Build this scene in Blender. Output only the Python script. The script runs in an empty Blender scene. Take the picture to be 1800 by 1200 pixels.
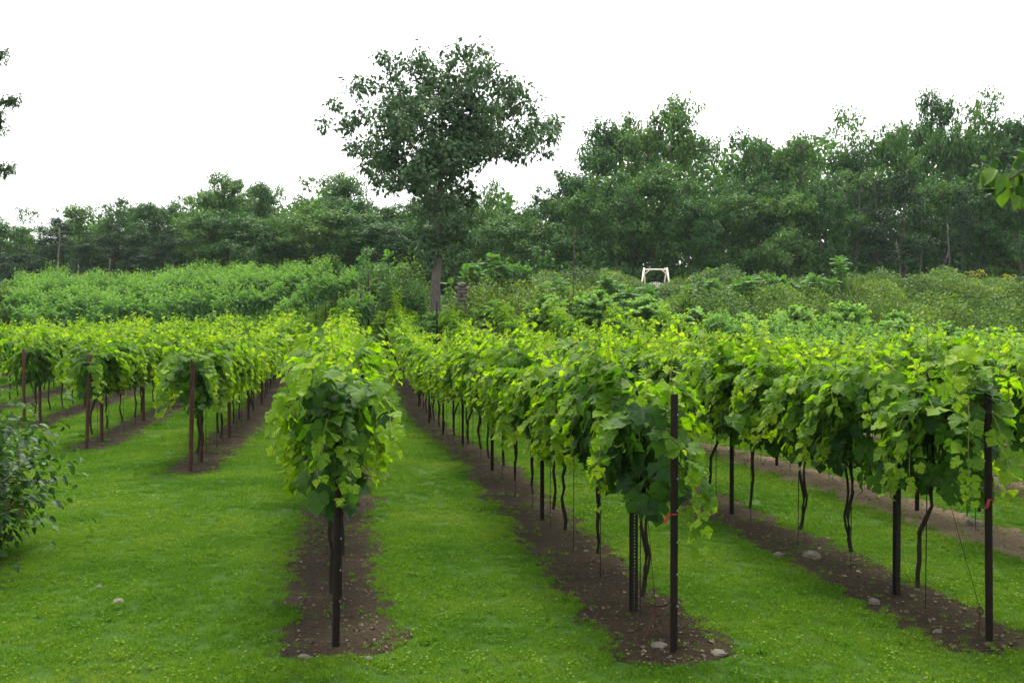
import bpy, math, random
import numpy as np
from mathutils import Vector

# ------------------------------------------------------------------ camera, sky, sun, exposure
sc = bpy.context.scene
CAM_H, F, HOR = 2.4, 1750.0, 572.0          # eye height (m), focal length and horizon in 1800x1200 photo pixels
cam_data = bpy.data.cameras.new('camera')
cam_data.lens, cam_data.sensor_width = 35.0, 36.0
cam_data.clip_start, cam_data.clip_end = 0.1, 3000.0
cam = bpy.data.objects.new('camera', cam_data)
sc.collection.objects.link(cam)
cam.location = (0, 0, CAM_H)
cam.rotation_euler = (math.radians(90) - math.atan((600 - HOR) / F), 0, 0)
sc.camera = cam

SUN_EL, SUN_AZ = math.radians(66), math.radians(8)     # azimuth measured from +Y towards +X
world = bpy.data.worlds.new('World')
sc.world = world
world.use_nodes = True
nt = world.node_tree
nt.nodes.clear()
sky = nt.nodes.new('ShaderNodeTexSky')
sky.sky_type = 'NISHITA'
sky.sun_disc = False
sky.sun_elevation = SUN_EL
sky.sun_rotation = SUN_AZ
sky.air_density, sky.dust_density, sky.ozone_density = 1.0, 6.0, 1.0
mixw = nt.nodes.new('ShaderNodeMix')
mixw.data_type = 'RGBA'
mixw.inputs['Factor'].default_value = 0.8                # overcast: an even white cloud layer over the clear sky
mixw.inputs['B'].default_value = (10.0, 10.0, 9.9, 1)
bgn = nt.nodes.new('ShaderNodeBackground')
bgn.inputs['Strength'].default_value = 0.055
wout = nt.nodes.new('ShaderNodeOutputWorld')
nt.links.new(sky.outputs[0], mixw.inputs['A'])
nt.links.new(mixw.outputs['Result'], bgn.inputs['Color'])
nt.links.new(bgn.outputs[0], wout.inputs['Surface'])

sun_data = bpy.data.lights.new('sun', 'SUN')
sun_data.energy = 1.5
sun_data.angle = math.radians(22)
sun_data.color = (1.0, 0.96, 0.88)
sun = bpy.data.objects.new('sun', sun_data)
sc.collection.objects.link(sun)
sdir = Vector((math.sin(SUN_AZ) * math.cos(SUN_EL), math.cos(SUN_AZ) * math.cos(SUN_EL), math.sin(SUN_EL)))
sun.rotation_euler = sdir.to_track_quat('Z', 'Y').to_euler()
sun.location = sdir * 150

sc.view_settings.view_transform = 'Standard'
sc.view_settings.look = 'None'
sc.view_settings.gamma = 1.0
sc.view_settings.exposure = 2.32
sc.view_settings.use_curve_mapping = False
sc.cycles.max_bounces = 6
sc.cycles.diffuse_bounces = 3
sc.cycles.glossy_bounces = 2
sc.cycles.transmission_bounces = 4
sc.cycles.volume_bounces = 0
sc.cycles.use_denoising = True
sc.cycles.sample_clamp_indirect = 6.0

# ------------------------------------------------------------------ helpers
COL = sc.collection
rng = np.random.default_rng(11)
random.seed(5)


def sstep(a, b, x):
    t = np.clip((np.asarray(x, float) - a) / (b - a), 0, 1)
    return t * t * (3 - 2 * t)


def ground(x, y):
    x, y = np.asarray(x, float), np.asarray(y, float)
    z = sstep(28, 53, y) * (0.30 + 0.85 * sstep(-22, -3, x) - 1.35 * sstep(9, 26, x))
    z = z + np.clip(y - 46, 0, 40) * 0.125 * (1 - sstep(-11, -3, x))          # left hillside
    z = z + 0.9 * sstep(-32, -10, x) * sstep(46, 56, y) * (1 - sstep(-11, -3, x))
    z = z + sstep(52.5, 65, y) * (3.3 * sstep(-8, 2, x) + 1.1 * sstep(9, 26, x) + 0.4 * sstep(4, 13, x))   # overgrown bank on the right
    z = z - 0.5 * sstep(-9, -2, x) * sstep(16, 30, y) * (1 - sstep(38, 50, y))
    z = z - 0.4 * sstep(4, 13, x) * sstep(13, 28, y)                           # the lane dips on the right
    return z


def gz(x, y):
    return float(ground(x, y))


def at(px, py, Y):
    return ((px - 900) / F * Y, Y, CAM_H + (HOR - py) / F * Y)


def px2x(px, Y):
    return (px - 900) / F * Y


def vnoise(x, y, seed=0):
    """smooth value noise, arrays in, 0..1 out"""
    x, y = np.asarray(x, float), np.asarray(y, float)
    xi, yi = np.floor(x).astype(np.int64), np.floor(y).astype(np.int64)
    fx, fy = x - xi, y - yi
    fx, fy = fx * fx * (3 - 2 * fx), fy * fy * (3 - 2 * fy)

    def h(a, b):
        n = (a * 374761393 + b * 668265263 + seed * 974711) & 0xffffffff
        n = ((n ^ (n >> 13)) * 1274126177) & 0xffffffff
        return ((n ^ (n >> 16)) & 0xffff) / 65535.0
    return (h(xi, yi) * (1 - fx) + h(xi + 1, yi) * fx) * (1 - fy) + (h(xi, yi + 1) * (1 - fx) + h(xi + 1, yi + 1) * fx) * fy


def unit(v):
    v = np.asarray(v, float)
    return v / np.maximum(np.linalg.norm(v, axis=-1, keepdims=True), 1e-9)


class MB:
    """collects triangles and quads, then makes ONE mesh"""

    def __init__(self):
        self.v, self.f3, self.f4, self.t3, self.t4, self.m3, self.m4 = [], [], [], [], [], [], []
        self.n = 0

    def add(self, verts, faces, tint=0.5, mat=0):
        verts = np.asarray(verts, float).reshape(-1, 3)
        faces = np.asarray(faces, np.int64)
        if len(faces) == 0:
            return
        tn = np.broadcast_to(np.asarray(tint, float), (len(faces),))
        mm = np.full(len(faces), mat, np.int32)
        if faces.shape[1] == 3:
            self.f3.append(faces + self.n); self.t3.append(tn); self.m3.append(mm)
        else:
            self.f4.append(faces + self.n); self.t4.append(tn); self.m4.append(mm)
        self.v.append(verts)
        self.n += len(verts)

    def tube(self, pts, rad, sides=6, tint=0.5, mat=0, cap=True):
        pts = np.asarray(pts, float)
        k = len(pts)
        rad = np.broadcast_to(np.asarray(rad, float), (k,))
        tan = unit(np.gradient(pts, axis=0))
        ref = np.array([0.31, 0.95, 0.05]) if abs(tan[0][2]) > 0.7 else np.array([0.05, 0.1, 0.99])
        u = unit(np.cross(tan, ref))
        w = np.cross(tan, u)
        a = np.arange(sides) / sides * 2 * np.pi
        ring = pts[:, None] + rad[:, None, None] * (np.cos(a)[None, :, None] * u[:, None] + np.sin(a)[None, :, None] * w[:, None])
        q = []
        for i in range(k - 1):
            for j in range(sides):
                j2 = (j + 1) % sides
                q.append((i * sides + j, i * sides + j2, (i + 1) * sides + j2, (i + 1) * sides + j))
        base = self.n
        self.add(ring.reshape(-1, 3), q, tint, mat)
        if cap:
            e0, e1 = self.n, self.n + 1
            t = [(base + (j + 1) % sides, base + j, e0) for j in range(sides)]
            t += [(base + (k - 1) * sides + j, base + (k - 1) * sides + (j + 1) % sides, e1) for j in range(sides)]
            self.v.append(np.array([pts[0], pts[-1]])); self.n += 2
            self.f3.append(np.array(t)); self.t3.append(np.full(len(t), tint)); self.m3.append(np.full(len(t), mat, np.int32))

    def box(self, c, s, tint=0.5, mat=0, rot=None):
        h = np.array(s, float) / 2
        p = np.array([(x, y, z) for x in (-1, 1) for y in (-1, 1) for z in (-1, 1)], float) * h
        if rot is not None:
            p = p @ np.asarray(rot).T
        self.add(p + np.asarray(c, float), [(0, 1, 3, 2), (4, 6, 7, 5), (0, 4, 5, 1), (2, 3, 7, 6), (0, 2, 6, 4), (1, 5, 7, 3)], tint, mat)

    def leaves(self, tmpl, pos, R, size, tint, mat=0):
        """many copies of a leaf template. R: n x 3 x 3 (columns x, y, z axes)"""
        tv, tf = tmpl
        n, k = len(pos), len(tv)
        if n == 0:
            return
        size = np.asarray(size, float)
        if size.ndim == 1:
            size = size[:, None].repeat(3, 1)
        loc = tv[None] * size[:, None, :]
        v = np.einsum('nij,nkj->nki', R, loc) + np.asarray(pos)[:, None]
        f = (tf[None] + (np.arange(n) * k)[:, None, None]).reshape(-1, tf.shape[1])
        self.add(v.reshape(-1, 3), f, np.repeat(tint, len(tf)), mat)

    def mesh(self, name, mats, smooth=False):
        me = bpy.data.meshes.new(name)
        v = np.vstack(self.v)
        n3 = sum(len(f) for f in self.f3)
        n4 = sum(len(f) for f in self.f4)
        loops = np.concatenate([f.ravel() for f in self.f3] + [f.ravel() for f in self.f4])
        tot = np.concatenate([np.full(n3, 3), np.full(n4, 4)]).astype(np.int32)
        start = np.concatenate([[0], np.cumsum(tot)[:-1]]).astype(np.int32)
        me.vertices.add(len(v)); me.vertices.foreach_set('co', v.astype(np.float32).ravel())
        me.loops.add(len(loops)); me.loops.foreach_set('vertex_index', loops.astype(np.int32))
        me.polygons.add(n3 + n4)
        me.polygons.foreach_set('loop_start', start)
        me.polygons.foreach_set('loop_total', tot)
        me.polygons.foreach_set('material_index', np.concatenate(self.m3 + self.m4).astype(np.int32))
        me.polygons.foreach_set('use_smooth', np.full(n3 + n4, smooth))
        a = me.attributes.new('tint', 'FLOAT', 'FACE')
        a.data.foreach_set('value', np.concatenate(self.t3 + self.t4).astype(np.float32))
        for m in (mats if isinstance(mats, (list, tuple)) else [mats]):
            me.materials.append(m)
        me.update(calc_edges=True)
        return me

    def build(self, name, mats, parent=None, smooth=False):
        return link(name, self.mesh(name, mats, smooth), parent)


def link(name, data, parent=None, loc=None, rz=None, scale=None):
    o = bpy.data.objects.new(name, data)
    COL.objects.link(o)
    if parent is not None:
        o.parent = parent
    if loc is not None:
        o.location = loc
    if rz is not None:
        o.rotation_euler = (0, 0, rz)
    if scale is not None:
        o.scale = scale
    return o


def tag(o, label, cat=None, group=None, kind=None):
    o['label'] = label
    if cat:
        o['category'] = cat
    if group:
        o['group'] = group
    if kind:
        o['kind'] = kind
    return o


def thing(name, label, cat, loc=(0, 0, 0), rz=0.0, group=None, scale=None):
    return tag(link(name, None, None, loc, rz, scale), label, cat, group)


def frame(tip, nrm):
    """n x 3 tip directions and rough normals -> rotation matrices with columns x, y(tip), z(normal)"""
    y = unit(tip)
    z = unit(nrm - (nrm * y).sum(-1, keepdims=True) * y)
    x = np.cross(y, z)
    return np.stack([x, y, z], axis=-1)


ORD = ['first', 'second', 'third', 'fourth', 'fifth', 'sixth', 'seventh', 'eighth', 'ninth', 'tenth', 'eleventh', 'twelfth', 'thirteenth',
       'fourteenth', 'fifteenth', 'sixteenth', 'seventeenth', 'eighteenth', 'nineteenth', 'twentieth']


def ordinal(i):
    if i < 20:
        return ORD[i]
    return {2: 'twenty', 3: 'thirty', 4: 'forty', 5: 'fifty'}[(i + 1) // 10] + ('-' + ORD[(i + 1) % 10 - 1] if (i + 1) % 10 else 'th')


# ------------------------------------------------------------------ materials
def new_mat(name):
    m = bpy.data.materials.new(name)
    m.use_nodes = True
    n = m.node_tree
    n.nodes.clear()
    return m, n, n.nodes.new('ShaderNodeOutputMaterial')


def ramp(n, stops, fac=None):
    r = n.nodes.new('ShaderNodeValToRGB')
    e = r.color_ramp.elements
    while len(e) < len(stops):
        e.new(0.5)
    for i, (p, c) in enumerate(stops):
        e[i].position = p
        e[i].color = (*c, 1)
    if fac is not None:
        n.links.new(fac, r.inputs[0])
    return r


def noise(n, scale, detail=4, rough=0.6, vec=None):
    t = n.nodes.new('ShaderNodeTexNoise')
    t.inputs['Scale'].default_value = scale
    t.inputs['Detail'].default_value = detail
    t.inputs['Roughness'].default_value = rough
    if vec is not None:
        n.links.new(vec, t.inputs['Vector'])
    return t


def leaf_mat(name, stops, transl=0.4, rough=0.45, spec=0.4, tcol=(1.45, 1.5, 0.35), vary=0.12, patches=0.0, mottle=0.0):
    """leaf: base colour by its tint (age), a little different for each plant, light shining through"""
    m, n, out = new_mat(name)
    at_ = n.nodes.new('ShaderNodeAttribute'); at_.attribute_name = 'tint'
    oi = n.nodes.new('ShaderNodeObjectInfo')
    mr = n.nodes.new('ShaderNodeMath'); mr.operation = 'MULTIPLY_ADD'
    n.links.new(oi.outputs['Random'], mr.inputs[0]); mr.inputs[1].default_value = vary; mr.inputs[2].default_value = -vary / 2
    ad = n.nodes.new('ShaderNodeMath'); ad.operation = 'ADD'; ad.use_clamp = True
    n.links.new(at_.outputs['Fac'], ad.inputs[0]); n.links.new(mr.outputs[0], ad.inputs[1])
    fac = ad.outputs[0]
    if patches:
        g = n.nodes.new('ShaderNodeNewGeometry')
        tn = noise(n, 0.55, 5, 0.6, g.outputs['Position'])
        pm = n.nodes.new('ShaderNodeMath'); pm.operation = 'MULTIPLY_ADD'; pm.use_clamp = True
        n.links.new(tn.outputs['Fac'], pm.inputs[0]); pm.inputs[1].default_value = patches
        sb = n.nodes.new('ShaderNodeMath'); sb.operation = 'SUBTRACT'; sb.inputs[1].default_value = patches / 2
        n.links.new(fac, sb.inputs[0]); n.links.new(sb.outputs[0], pm.inputs[2])
        fac = pm.outputs[0]
    if mottle:
        tc = n.nodes.new('ShaderNodeNewGeometry')
        tm_ = noise(n, 38, 3, 0.6, tc.outputs['Position'])
        pm = n.nodes.new('ShaderNodeMath'); pm.operation = 'MULTIPLY_ADD'; pm.use_clamp = True
        n.links.new(tm_.outputs['Fac'], pm.inputs[0]); pm.inputs[1].default_value = mottle
        sb = n.nodes.new('ShaderNodeMath'); sb.operation = 'SUBTRACT'; sb.inputs[1].default_value = mottle / 2
        n.links.new(fac, sb.inputs[0]); n.links.new(sb.outputs[0], pm.inputs[2])
        fac = pm.outputs[0]
    r = ramp(n, stops, fac)
    p = n.nodes.new('ShaderNodeBsdfPrincipled')
    if mottle:
        bp = n.nodes.new('ShaderNodeBump'); bp.inputs['Strength'].default_value = 0.5; bp.inputs['Distance'].default_value = 0.01
        n.links.new(tm_.outputs['Fac'], bp.inputs['Height']); n.links.new(bp.outputs[0], p.inputs['Normal'])
    p.inputs['Roughness'].default_value = rough
    p.inputs['Specular IOR Level'].default_value = spec
    n.links.new(r.outputs[0], p.inputs['Base Color'])
    mu = n.nodes.new('ShaderNodeMix'); mu.data_type = 'RGBA'; mu.blend_type = 'MULTIPLY'; mu.inputs['Factor'].default_value = 1
    n.links.new(r.outputs[0], mu.inputs['A']); mu.inputs['B'].default_value = (*tcol, 1)
    tr = n.nodes.new('ShaderNodeBsdfTranslucent')
    n.links.new(mu.outputs['Result'], tr.inputs['Color'])
    mx = n.nodes.new('ShaderNodeMixShader'); mx.inputs[0].default_value = transl
    n.links.new(p.outputs[0], mx.inputs[1]); n.links.new(tr.outputs[0], mx.inputs[2])
    n.links.new(mx.outputs[0], out.inputs['Surface'])
    return m


def rough_mat(name, stops, scale=6, rough=0.85, bump=0.3, spec=0.25, bscale=None, obj=True, metal=0.0, stretch=None):
    m, n, out = new_mat(name)
    tc = n.nodes.new('ShaderNodeTexCoord')
    vec = tc.outputs['Object' if obj else 'Generated']
    if stretch:
        mp = n.nodes.new('ShaderNodeMapping'); mp.inputs['Scale'].default_value = stretch
        n.links.new(vec, mp.inputs['Vector']); vec = mp.outputs[0]
    t = noise(n, scale, 6, 0.65, vec)
    r = ramp(n, stops, t.outputs['Fac'])
    p = n.nodes.new('ShaderNodeBsdfPrincipled')
    p.inputs['Roughness'].default_value = rough
    p.inputs['Specular IOR Level'].default_value = spec
    p.inputs['Metallic'].default_value = metal
    n.links.new(r.outputs[0], p.inputs['Base Color'])
    if bump:
        t2 = noise(n, bscale or scale * 3, 5, 0.7, vec)
        b = n.nodes.new('ShaderNodeBump'); b.inputs['Strength'].default_value = bump; b.inputs['Distance'].default_value = 0.02
        n.links.new(t2.outputs['Fac'], b.inputs['Height']); n.links.new(b.outputs[0], p.inputs['Normal'])
    n.links.new(p.outputs[0], out.inputs['Surface'])
    return m


M = {}
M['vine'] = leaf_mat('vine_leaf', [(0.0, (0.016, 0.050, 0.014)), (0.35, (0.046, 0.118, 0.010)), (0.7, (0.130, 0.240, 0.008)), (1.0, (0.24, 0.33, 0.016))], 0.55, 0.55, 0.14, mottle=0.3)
M['vine_blue'] = leaf_mat('vine_leaf_bluish', [(0.0, (0.034, 0.092, 0.028)), (0.45, (0.085, 0.190, 0.042)), (0.8, (0.14, 0.27, 0.048)), (1.0, (0.22, 0.34, 0.06))], 0.45, 0.55, 0.15, (1.3, 1.4, 0.6))
M['vine_pale'] = leaf_mat('vine_leaf_pale', [(0.0, (0.050, 0.125, 0.034)), (0.45, (0.105, 0.225, 0.046)), (0.8, (0.17, 0.31, 0.055)), (1.0, (0.25, 0.37, 0.07))], 0.45, 0.55, 0.15, (1.3, 1.4, 0.6))
M['bramble'] = leaf_mat('bramble_leaf', [(0.0, (0.010, 0.028, 0.009)), (0.5, (0.022, 0.062, 0.012)), (0.85, (0.05, 0.12, 0.018)), (1.0, (0.11, 0.18, 0.03))], 0.36, 0.5, 0.22, mottle=0.3)
M['oak'] = leaf_mat('solitary_tree_leaf', [(0.0, (0.018, 0.048, 0.020)), (0.5, (0.036, 0.084, 0.030)), (1.0, (0.080, 0.138, 0.046))], 0.25, 0.5, 0.25, (1.3, 1.3, 0.7))
M['wood_a'] = leaf_mat('woodland_leaf', [(0.0, (0.011, 0.042, 0.011)), (0.5, (0.032, 0.095, 0.019)), (1.0, (0.095, 0.180, 0.032))], 0.32, 0.5, 0.2, vary=0.5)
M['wood_b'] = leaf_mat('woodland_leaf_light', [(0.0, (0.020, 0.060, 0.016)), (0.5, (0.046, 0.115, 0.026)), (1.0, (0.095, 0.175, 0.036))], 0.36, 0.5, 0.2, vary=0.4)
M['cedar'] = leaf_mat('cedar_sprays', [(0.0, (0.008, 0.024, 0.011)), (0.5, (0.016, 0.044, 0.016)), (1.0, (0.034, 0.074, 0.022))], 0.12, 0.6, 0.2, vary=0.3)
M['bank'] = leaf_mat('bank_leaf', [(0.0, (0.024, 0.058, 0.012)), (0.45, (0.062, 0.125, 0.020)), (0.8, (0.115, 0.185, 0.028)), (1.0, (0.20, 0.20, 0.06))], 0.4, 0.5, 0.2, vary=0.3)
M['sumac'] = leaf_mat('sumac_leaf', [(0.0, (0.035, 0.10, 0.025)), (0.5, (0.065, 0.175, 0.035)), (1.0, (0.12, 0.25, 0.05))], 0.4, 0.45, 0.35)
M['grass'] = leaf_mat('grass_blade', [(0.0, (0.030, 0.088, 0.005)), (0.5, (0.070, 0.168, 0.007)), (0.85, (0.125, 0.222, 0.011)), (1.0, (0.17, 0.22, 0.045))], 0.4, 0.6, 0.1, (1.3, 1.3, 0.5), vary=0.0, patches=2.0)
M['bark'] = rough_mat('grey_bark', [(0.3, (0.04, 0.034, 0.029)), (0.7, (0.115, 0.098, 0.085))], 4, 0.9, 0.8, 0.15, stretch=(3, 3, 0.6))
M['dark_bark'] = rough_mat('dark_bark', [(0.3, (0.035, 0.028, 0.022)), (0.7, (0.10, 0.085, 0.07))], 5, 0.9, 0.6, 0.15, stretch=(3, 3, 0.6))
M['pale_bark'] = rough_mat('pale_bark', [(0.3, (0.06, 0.055, 0.046)), (0.7, (0.13, 0.115, 0.095))], 5, 0.9, 0.4, 0.15, stretch=(3, 3, 0.6))
M['trunk'] = rough_mat('vine_trunk_bark', [(0.3, (0.010, 0.0075, 0.006)), (0.7, (0.036, 0.027, 0.020))], 20, 0.95, 0.9, 0.15, stretch=(4, 4, 0.7))
M['cane'] = rough_mat('green_shoot', [(0.3, (0.07, 0.10, 0.025)), (0.7, (0.14, 0.13, 0.04))], 8, 0.6, 0.0)
M['rust'] = rough_mat('rusty_steel', [(0.25, (0.004, 0.003, 0.0025)), (0.55, (0.009, 0.0055, 0.004)), (0.8, (0.022, 0.011, 0.007))], 9, 0.8, 0.35, 0.15, 60)
M['dark_steel'] = rough_mat('dark_steel', [(0.3, (0.005, 0.0045, 0.004)), (0.7, (0.014, 0.010, 0.008))], 10, 0.65, 0.2, 0.2, 60)
M['red_rust'] = rough_mat('red_rust_steel', [(0.25, (0.022, 0.010, 0.007)), (0.7, (0.068, 0.026, 0.015))], 9, 0.8, 0.35, 0.25, 60)
M['wire'] = rough_mat('galvanised_wire', [(0.3, (0.18, 0.18, 0.18)), (0.7, (0.35, 0.35, 0.35))], 30, 0.45, 0.0, 0.5, metal=0.8)
M['stone'] = rough_mat('field_stone', [(0.3, (0.06, 0.054, 0.044)), (0.7, (0.15, 0.135, 0.11))], 9, 0.9, 0.5, 0.2)
M['dark_stone'] = rough_mat('dark_field_stone', [(0.3, (0.06, 0.052, 0.045)), (0.7, (0.15, 0.13, 0.11))], 9, 0.9, 0.5, 0.2)
M['peeled'] = rough_mat('peeled_log', [(0.3, (0.50, 0.44, 0.36)), (0.7, (0.72, 0.66, 0.56))], 5, 0.7, 0.2, 0.25)
M['ribbon'] = rough_mat('orange_ribbon', [(0.3, (0.14, 0.012, 0.010)), (0.7, (0.22, 0.022, 0.014))], 12, 0.5, 0.1, 0.3)
M['berry'] = rough_mat('unripe_grape', [(0.3, (0.05, 0.10, 0.03)), (0.7, (0.09, 0.15, 0.05))], 30, 0.4, 0.0, 0.4)
M['redberry'] = rough_mat('blackberry_fruit', [(0.3, (0.10, 0.015, 0.012)), (0.7, (0.03, 0.008, 0.010))], 40, 0.45, 0.0, 0.4)
M['yellow'] = rough_mat('goldenrod_flower', [(0.3, (0.26, 0.27, 0.02)), (0.7, (0.36, 0.34, 0.03))], 20, 0.7, 0.0, 0.2)
M['litter'] = rough_mat('dead_leaf', [(0.35, (0.05, 0.036, 0.022)), (0.55, (0.10, 0.078, 0.046)), (0.70, (0.20, 0.165, 0.11))], 9, 0.9, 0.0, 0.2)


def soil_mat(name, stops):
    m, n, out = new_mat(name)
    g = n.nodes.new('ShaderNodeNewGeometry')
    t1 = noise(n, 1.3, 5, 0.6, g.outputs['Position'])
    t2 = noise(n, 26, 6, 0.75, g.outputs['Position'])
    mx = n.nodes.new('ShaderNodeMath'); mx.operation = 'MULTIPLY_ADD'
    n.links.new(t2.outputs['Fac'], mx.inputs[0]); mx.inputs[1].default_value = 0.6
    ml = n.nodes.new('ShaderNodeMath'); ml.operation = 'MULTIPLY'; ml.inputs[1].default_value = 0.4
    n.links.new(t1.outputs['Fac'], ml.inputs[0]); n.links.new(ml.outputs[0], mx.inputs[2])
    r = ramp(n, stops, mx.outputs[0])
    p = n.nodes.new('ShaderNodeBsdfPrincipled')
    p.inputs['Roughness'].default_value = 0.95
    p.inputs['Specular IOR Level'].default_value = 0.1
    n.links.new(r.outputs[0], p.inputs['Base Color'])
    b = n.nodes.new('ShaderNodeBump'); b.inputs['Strength'].default_value = 0.9; b.inputs['Distance'].default_value = 0.03
    t3 = noise(n, 40, 6, 0.8, g.outputs['Position'])
    n.links.new(t3.outputs['Fac'], b.inputs['Height']); n.links.new(b.outputs[0], p.inputs['Normal'])
    n.links.new(p.outputs[0], out.inputs['Surface'])
    return m


M['soil'] = soil_mat('bare_soil', [(0.32, (0.012, 0.0085, 0.005)), (0.5, (0.029, 0.0205, 0.0115)), (0.68, (0.064, 0.048, 0.029))])
M['mulch'] = soil_mat('straw_mulch', [(0.32, (0.05, 0.036, 0.022)), (0.5, (0.115, 0.085, 0.053)), (0.68, (0.21, 0.16, 0.105))])
M['turf'] = soil_mat('turf_ground', [(0.3, (0.018, 0.044, 0.006)), (0.5, (0.034, 0.080, 0.008)), (0.7, (0.058, 0.11, 0.014))])

# ------------------------------------------------------------------ leaf templates (y = tip, z = upper face), length 1


def grape_leaf(seed, fold=0.22, droop=0.35, serr=0.028):
    r = random.Random(seed)
    half = [(0.16, -0.14), (0.33, -0.17), (0.46, -0.05), (0.53, 0.10), (0.49, 0.21), (0.58, 0.33), (0.61, 0.47), (0.52, 0.53), (0.42, 0.57),
            (0.36, 0.72), (0.19, 0.83), (0.0, 1.0)]
    R = [(x + r.uniform(-serr, serr), y + r.uniform(-serr, serr)) for x, y in half]
    L = [(-x + r.uniform(-serr, serr), y + r.uniform(-serr, serr)) for x, y in half[:-1]]
    out = [(0.0, 0.0)] + R + L[::-1]
    w = r.uniform(-0.1, 0.1)

    def z(x, y):
        return fold * abs(x) - droop * (y - 0.15) ** 2 + w * x + 0.05 * math.sin(7 * y + 4 * x + seed) - 0.25 * max(0, abs(x) - 0.35)
    pts = [(x, y, z(x, y)) for x, y in out]
    c1 = len(pts); pts.append((0, 0.25, z(0, 0.25) - 0.02))
    c2 = len(pts); pts.append((0, 0.6, z(0, 0.6) - 0.02))
    N = len(out)
    tri = []
    for i in range(N):
        j = (i + 1) % N
        ym = (out[i][1] + out[j][1]) / 2
        tri.append((i, j, c2 if ym > 0.51 else c1))
    # bridge between the two centres
    ir = 1 + half.index((0.42, 0.57))
    il = N - ir
    tri += [(c1, ir, c2), (c2, il, c1)]
    return np.array(pts), np.array(tri)


def fan_leaf(half, fold=0.2, droop=0.3):
    out = [(0, 0)] + half + [(-x, y) for x, y in half[:-1]][::-1]
    pts = [(x, y, fold * abs(x) - droop * (y - 0.1) ** 2) for x, y in out]
    c = len(pts)
    pts.append((0, 0.4, -droop * 0.09))
    N = len(out)
    return np.array(pts), np.array([(i, (i + 1) % N, c) for i in range(N)])


NEAR = [grape_leaf(s, 0.15 + 0.08 * (s % 3), 0.15 + 0.2 * (s % 4)) for s in range(6)]
FARLEAF = fan_leaf([(0.5, 0.05), (0.55, 0.45), (0.0, 1.0)], 0.2, 0.35)
OVATE = fan_leaf([(0.24, 0.10), (0.36, 0.35), (0.25, 0.7), (0.0, 1.0)], 0.3, 0.25)
QUADL = (np.array([(0, 0, 0), (0.3, 0.45, 0.08), (0, 1, -0.12), (-0.3, 0.45, 0.08)]), np.array([(0, 1, 2), (0, 2, 3)]))
LONGL = (np.array([(0, 0, 0), (0.14, 0.4, 0.04), (0, 1, -0.15), (-0.14, 0.4, 0.04)]), np.array([(0, 1, 2), (0, 2, 3)]))

# ------------------------------------------------------------------ the setting: ground, soil strips, sky haze comes last
ROW_T = math.atan((900 - 610) / F)                       # rows run towards a point left of the picture's centre
RD = np.array([-math.sin(ROW_T), math.cos(ROW_T)])       # along a row, away from the viewer
RN = np.array([math.cos(ROW_T), math.sin(ROW_T)])        # across the rows, to the right
ROW_S0, ROW_GAP = -0.09, 2.45


def row_s(k):
    return ROW_S0 + ROW_GAP * k


def on_row(k, Y):
    """the point of row k at depth Y"""
    s = row_s(k)
    x = (s - RN[1] * Y) / RN[0]
    return x, Y


START = {-3: 23.2, -2: 19.27, -1: 16.28, 0: 7.39, 1: 7.27, 2: 7.53}
for k in range(3, 17):
    # rows whose front ends lie outside the picture on the right: begin a little outside the frame
    s = row_s(k)
    yy = s / (RN[0] * 0.514 + RN[1])
    START[k] = max(7.7, yy - 3.0)
for k in range(-11, -3):
    s = row_s(k)
    yy = s / (-RN[0] * 0.514 + RN[1])
    START[k] = max(26 - 0.6 * (k + 3), yy - 2.5)
START = {k: v for k, v in START.items() if v < 45}
FAR_END = {k: (50.0 if k >= 1 else 47.5) for k in START}

gx = np.unique(np.concatenate([np.linspace(-400, -60, 12), np.linspace(-60, 60, 121), np.linspace(60, 400, 12)]))
gy = np.unique(np.concatenate([np.linspace(-60, 0, 8), np.linspace(0, 110, 111), np.linspace(110, 700, 16)]))
GX, GY = np.meshgrid(gx, gy)
gv = np.stack([GX, GY, ground(GX, GY)], -1).reshape(-1, 3)
nx = len(gx)
gi = (np.arange(len(gy) - 1)[:, None] * nx + np.arange(nx - 1)[None]).ravel()
mb = MB()
mb.add(gv, np.stack([gi, gi + 1, gi + nx + 1, gi + nx], -1))
o = mb.build('ground', M['turf'], smooth=True)
tag(o, 'green lawn and rising ground under the vineyard', 'lawn', kind='structure')


def strip_half(k, Y):
    return 0.47 + 0.20 * (vnoise(Y * 1.7, k * 7.3, 3) - 0.5) + 0.16 * (vnoise(Y * 6.1, k * 3.3, 4) - 0.5) + 0.13 * (vnoise(Y * 15.0, k * 5.1, 6) - 0.5)


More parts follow.
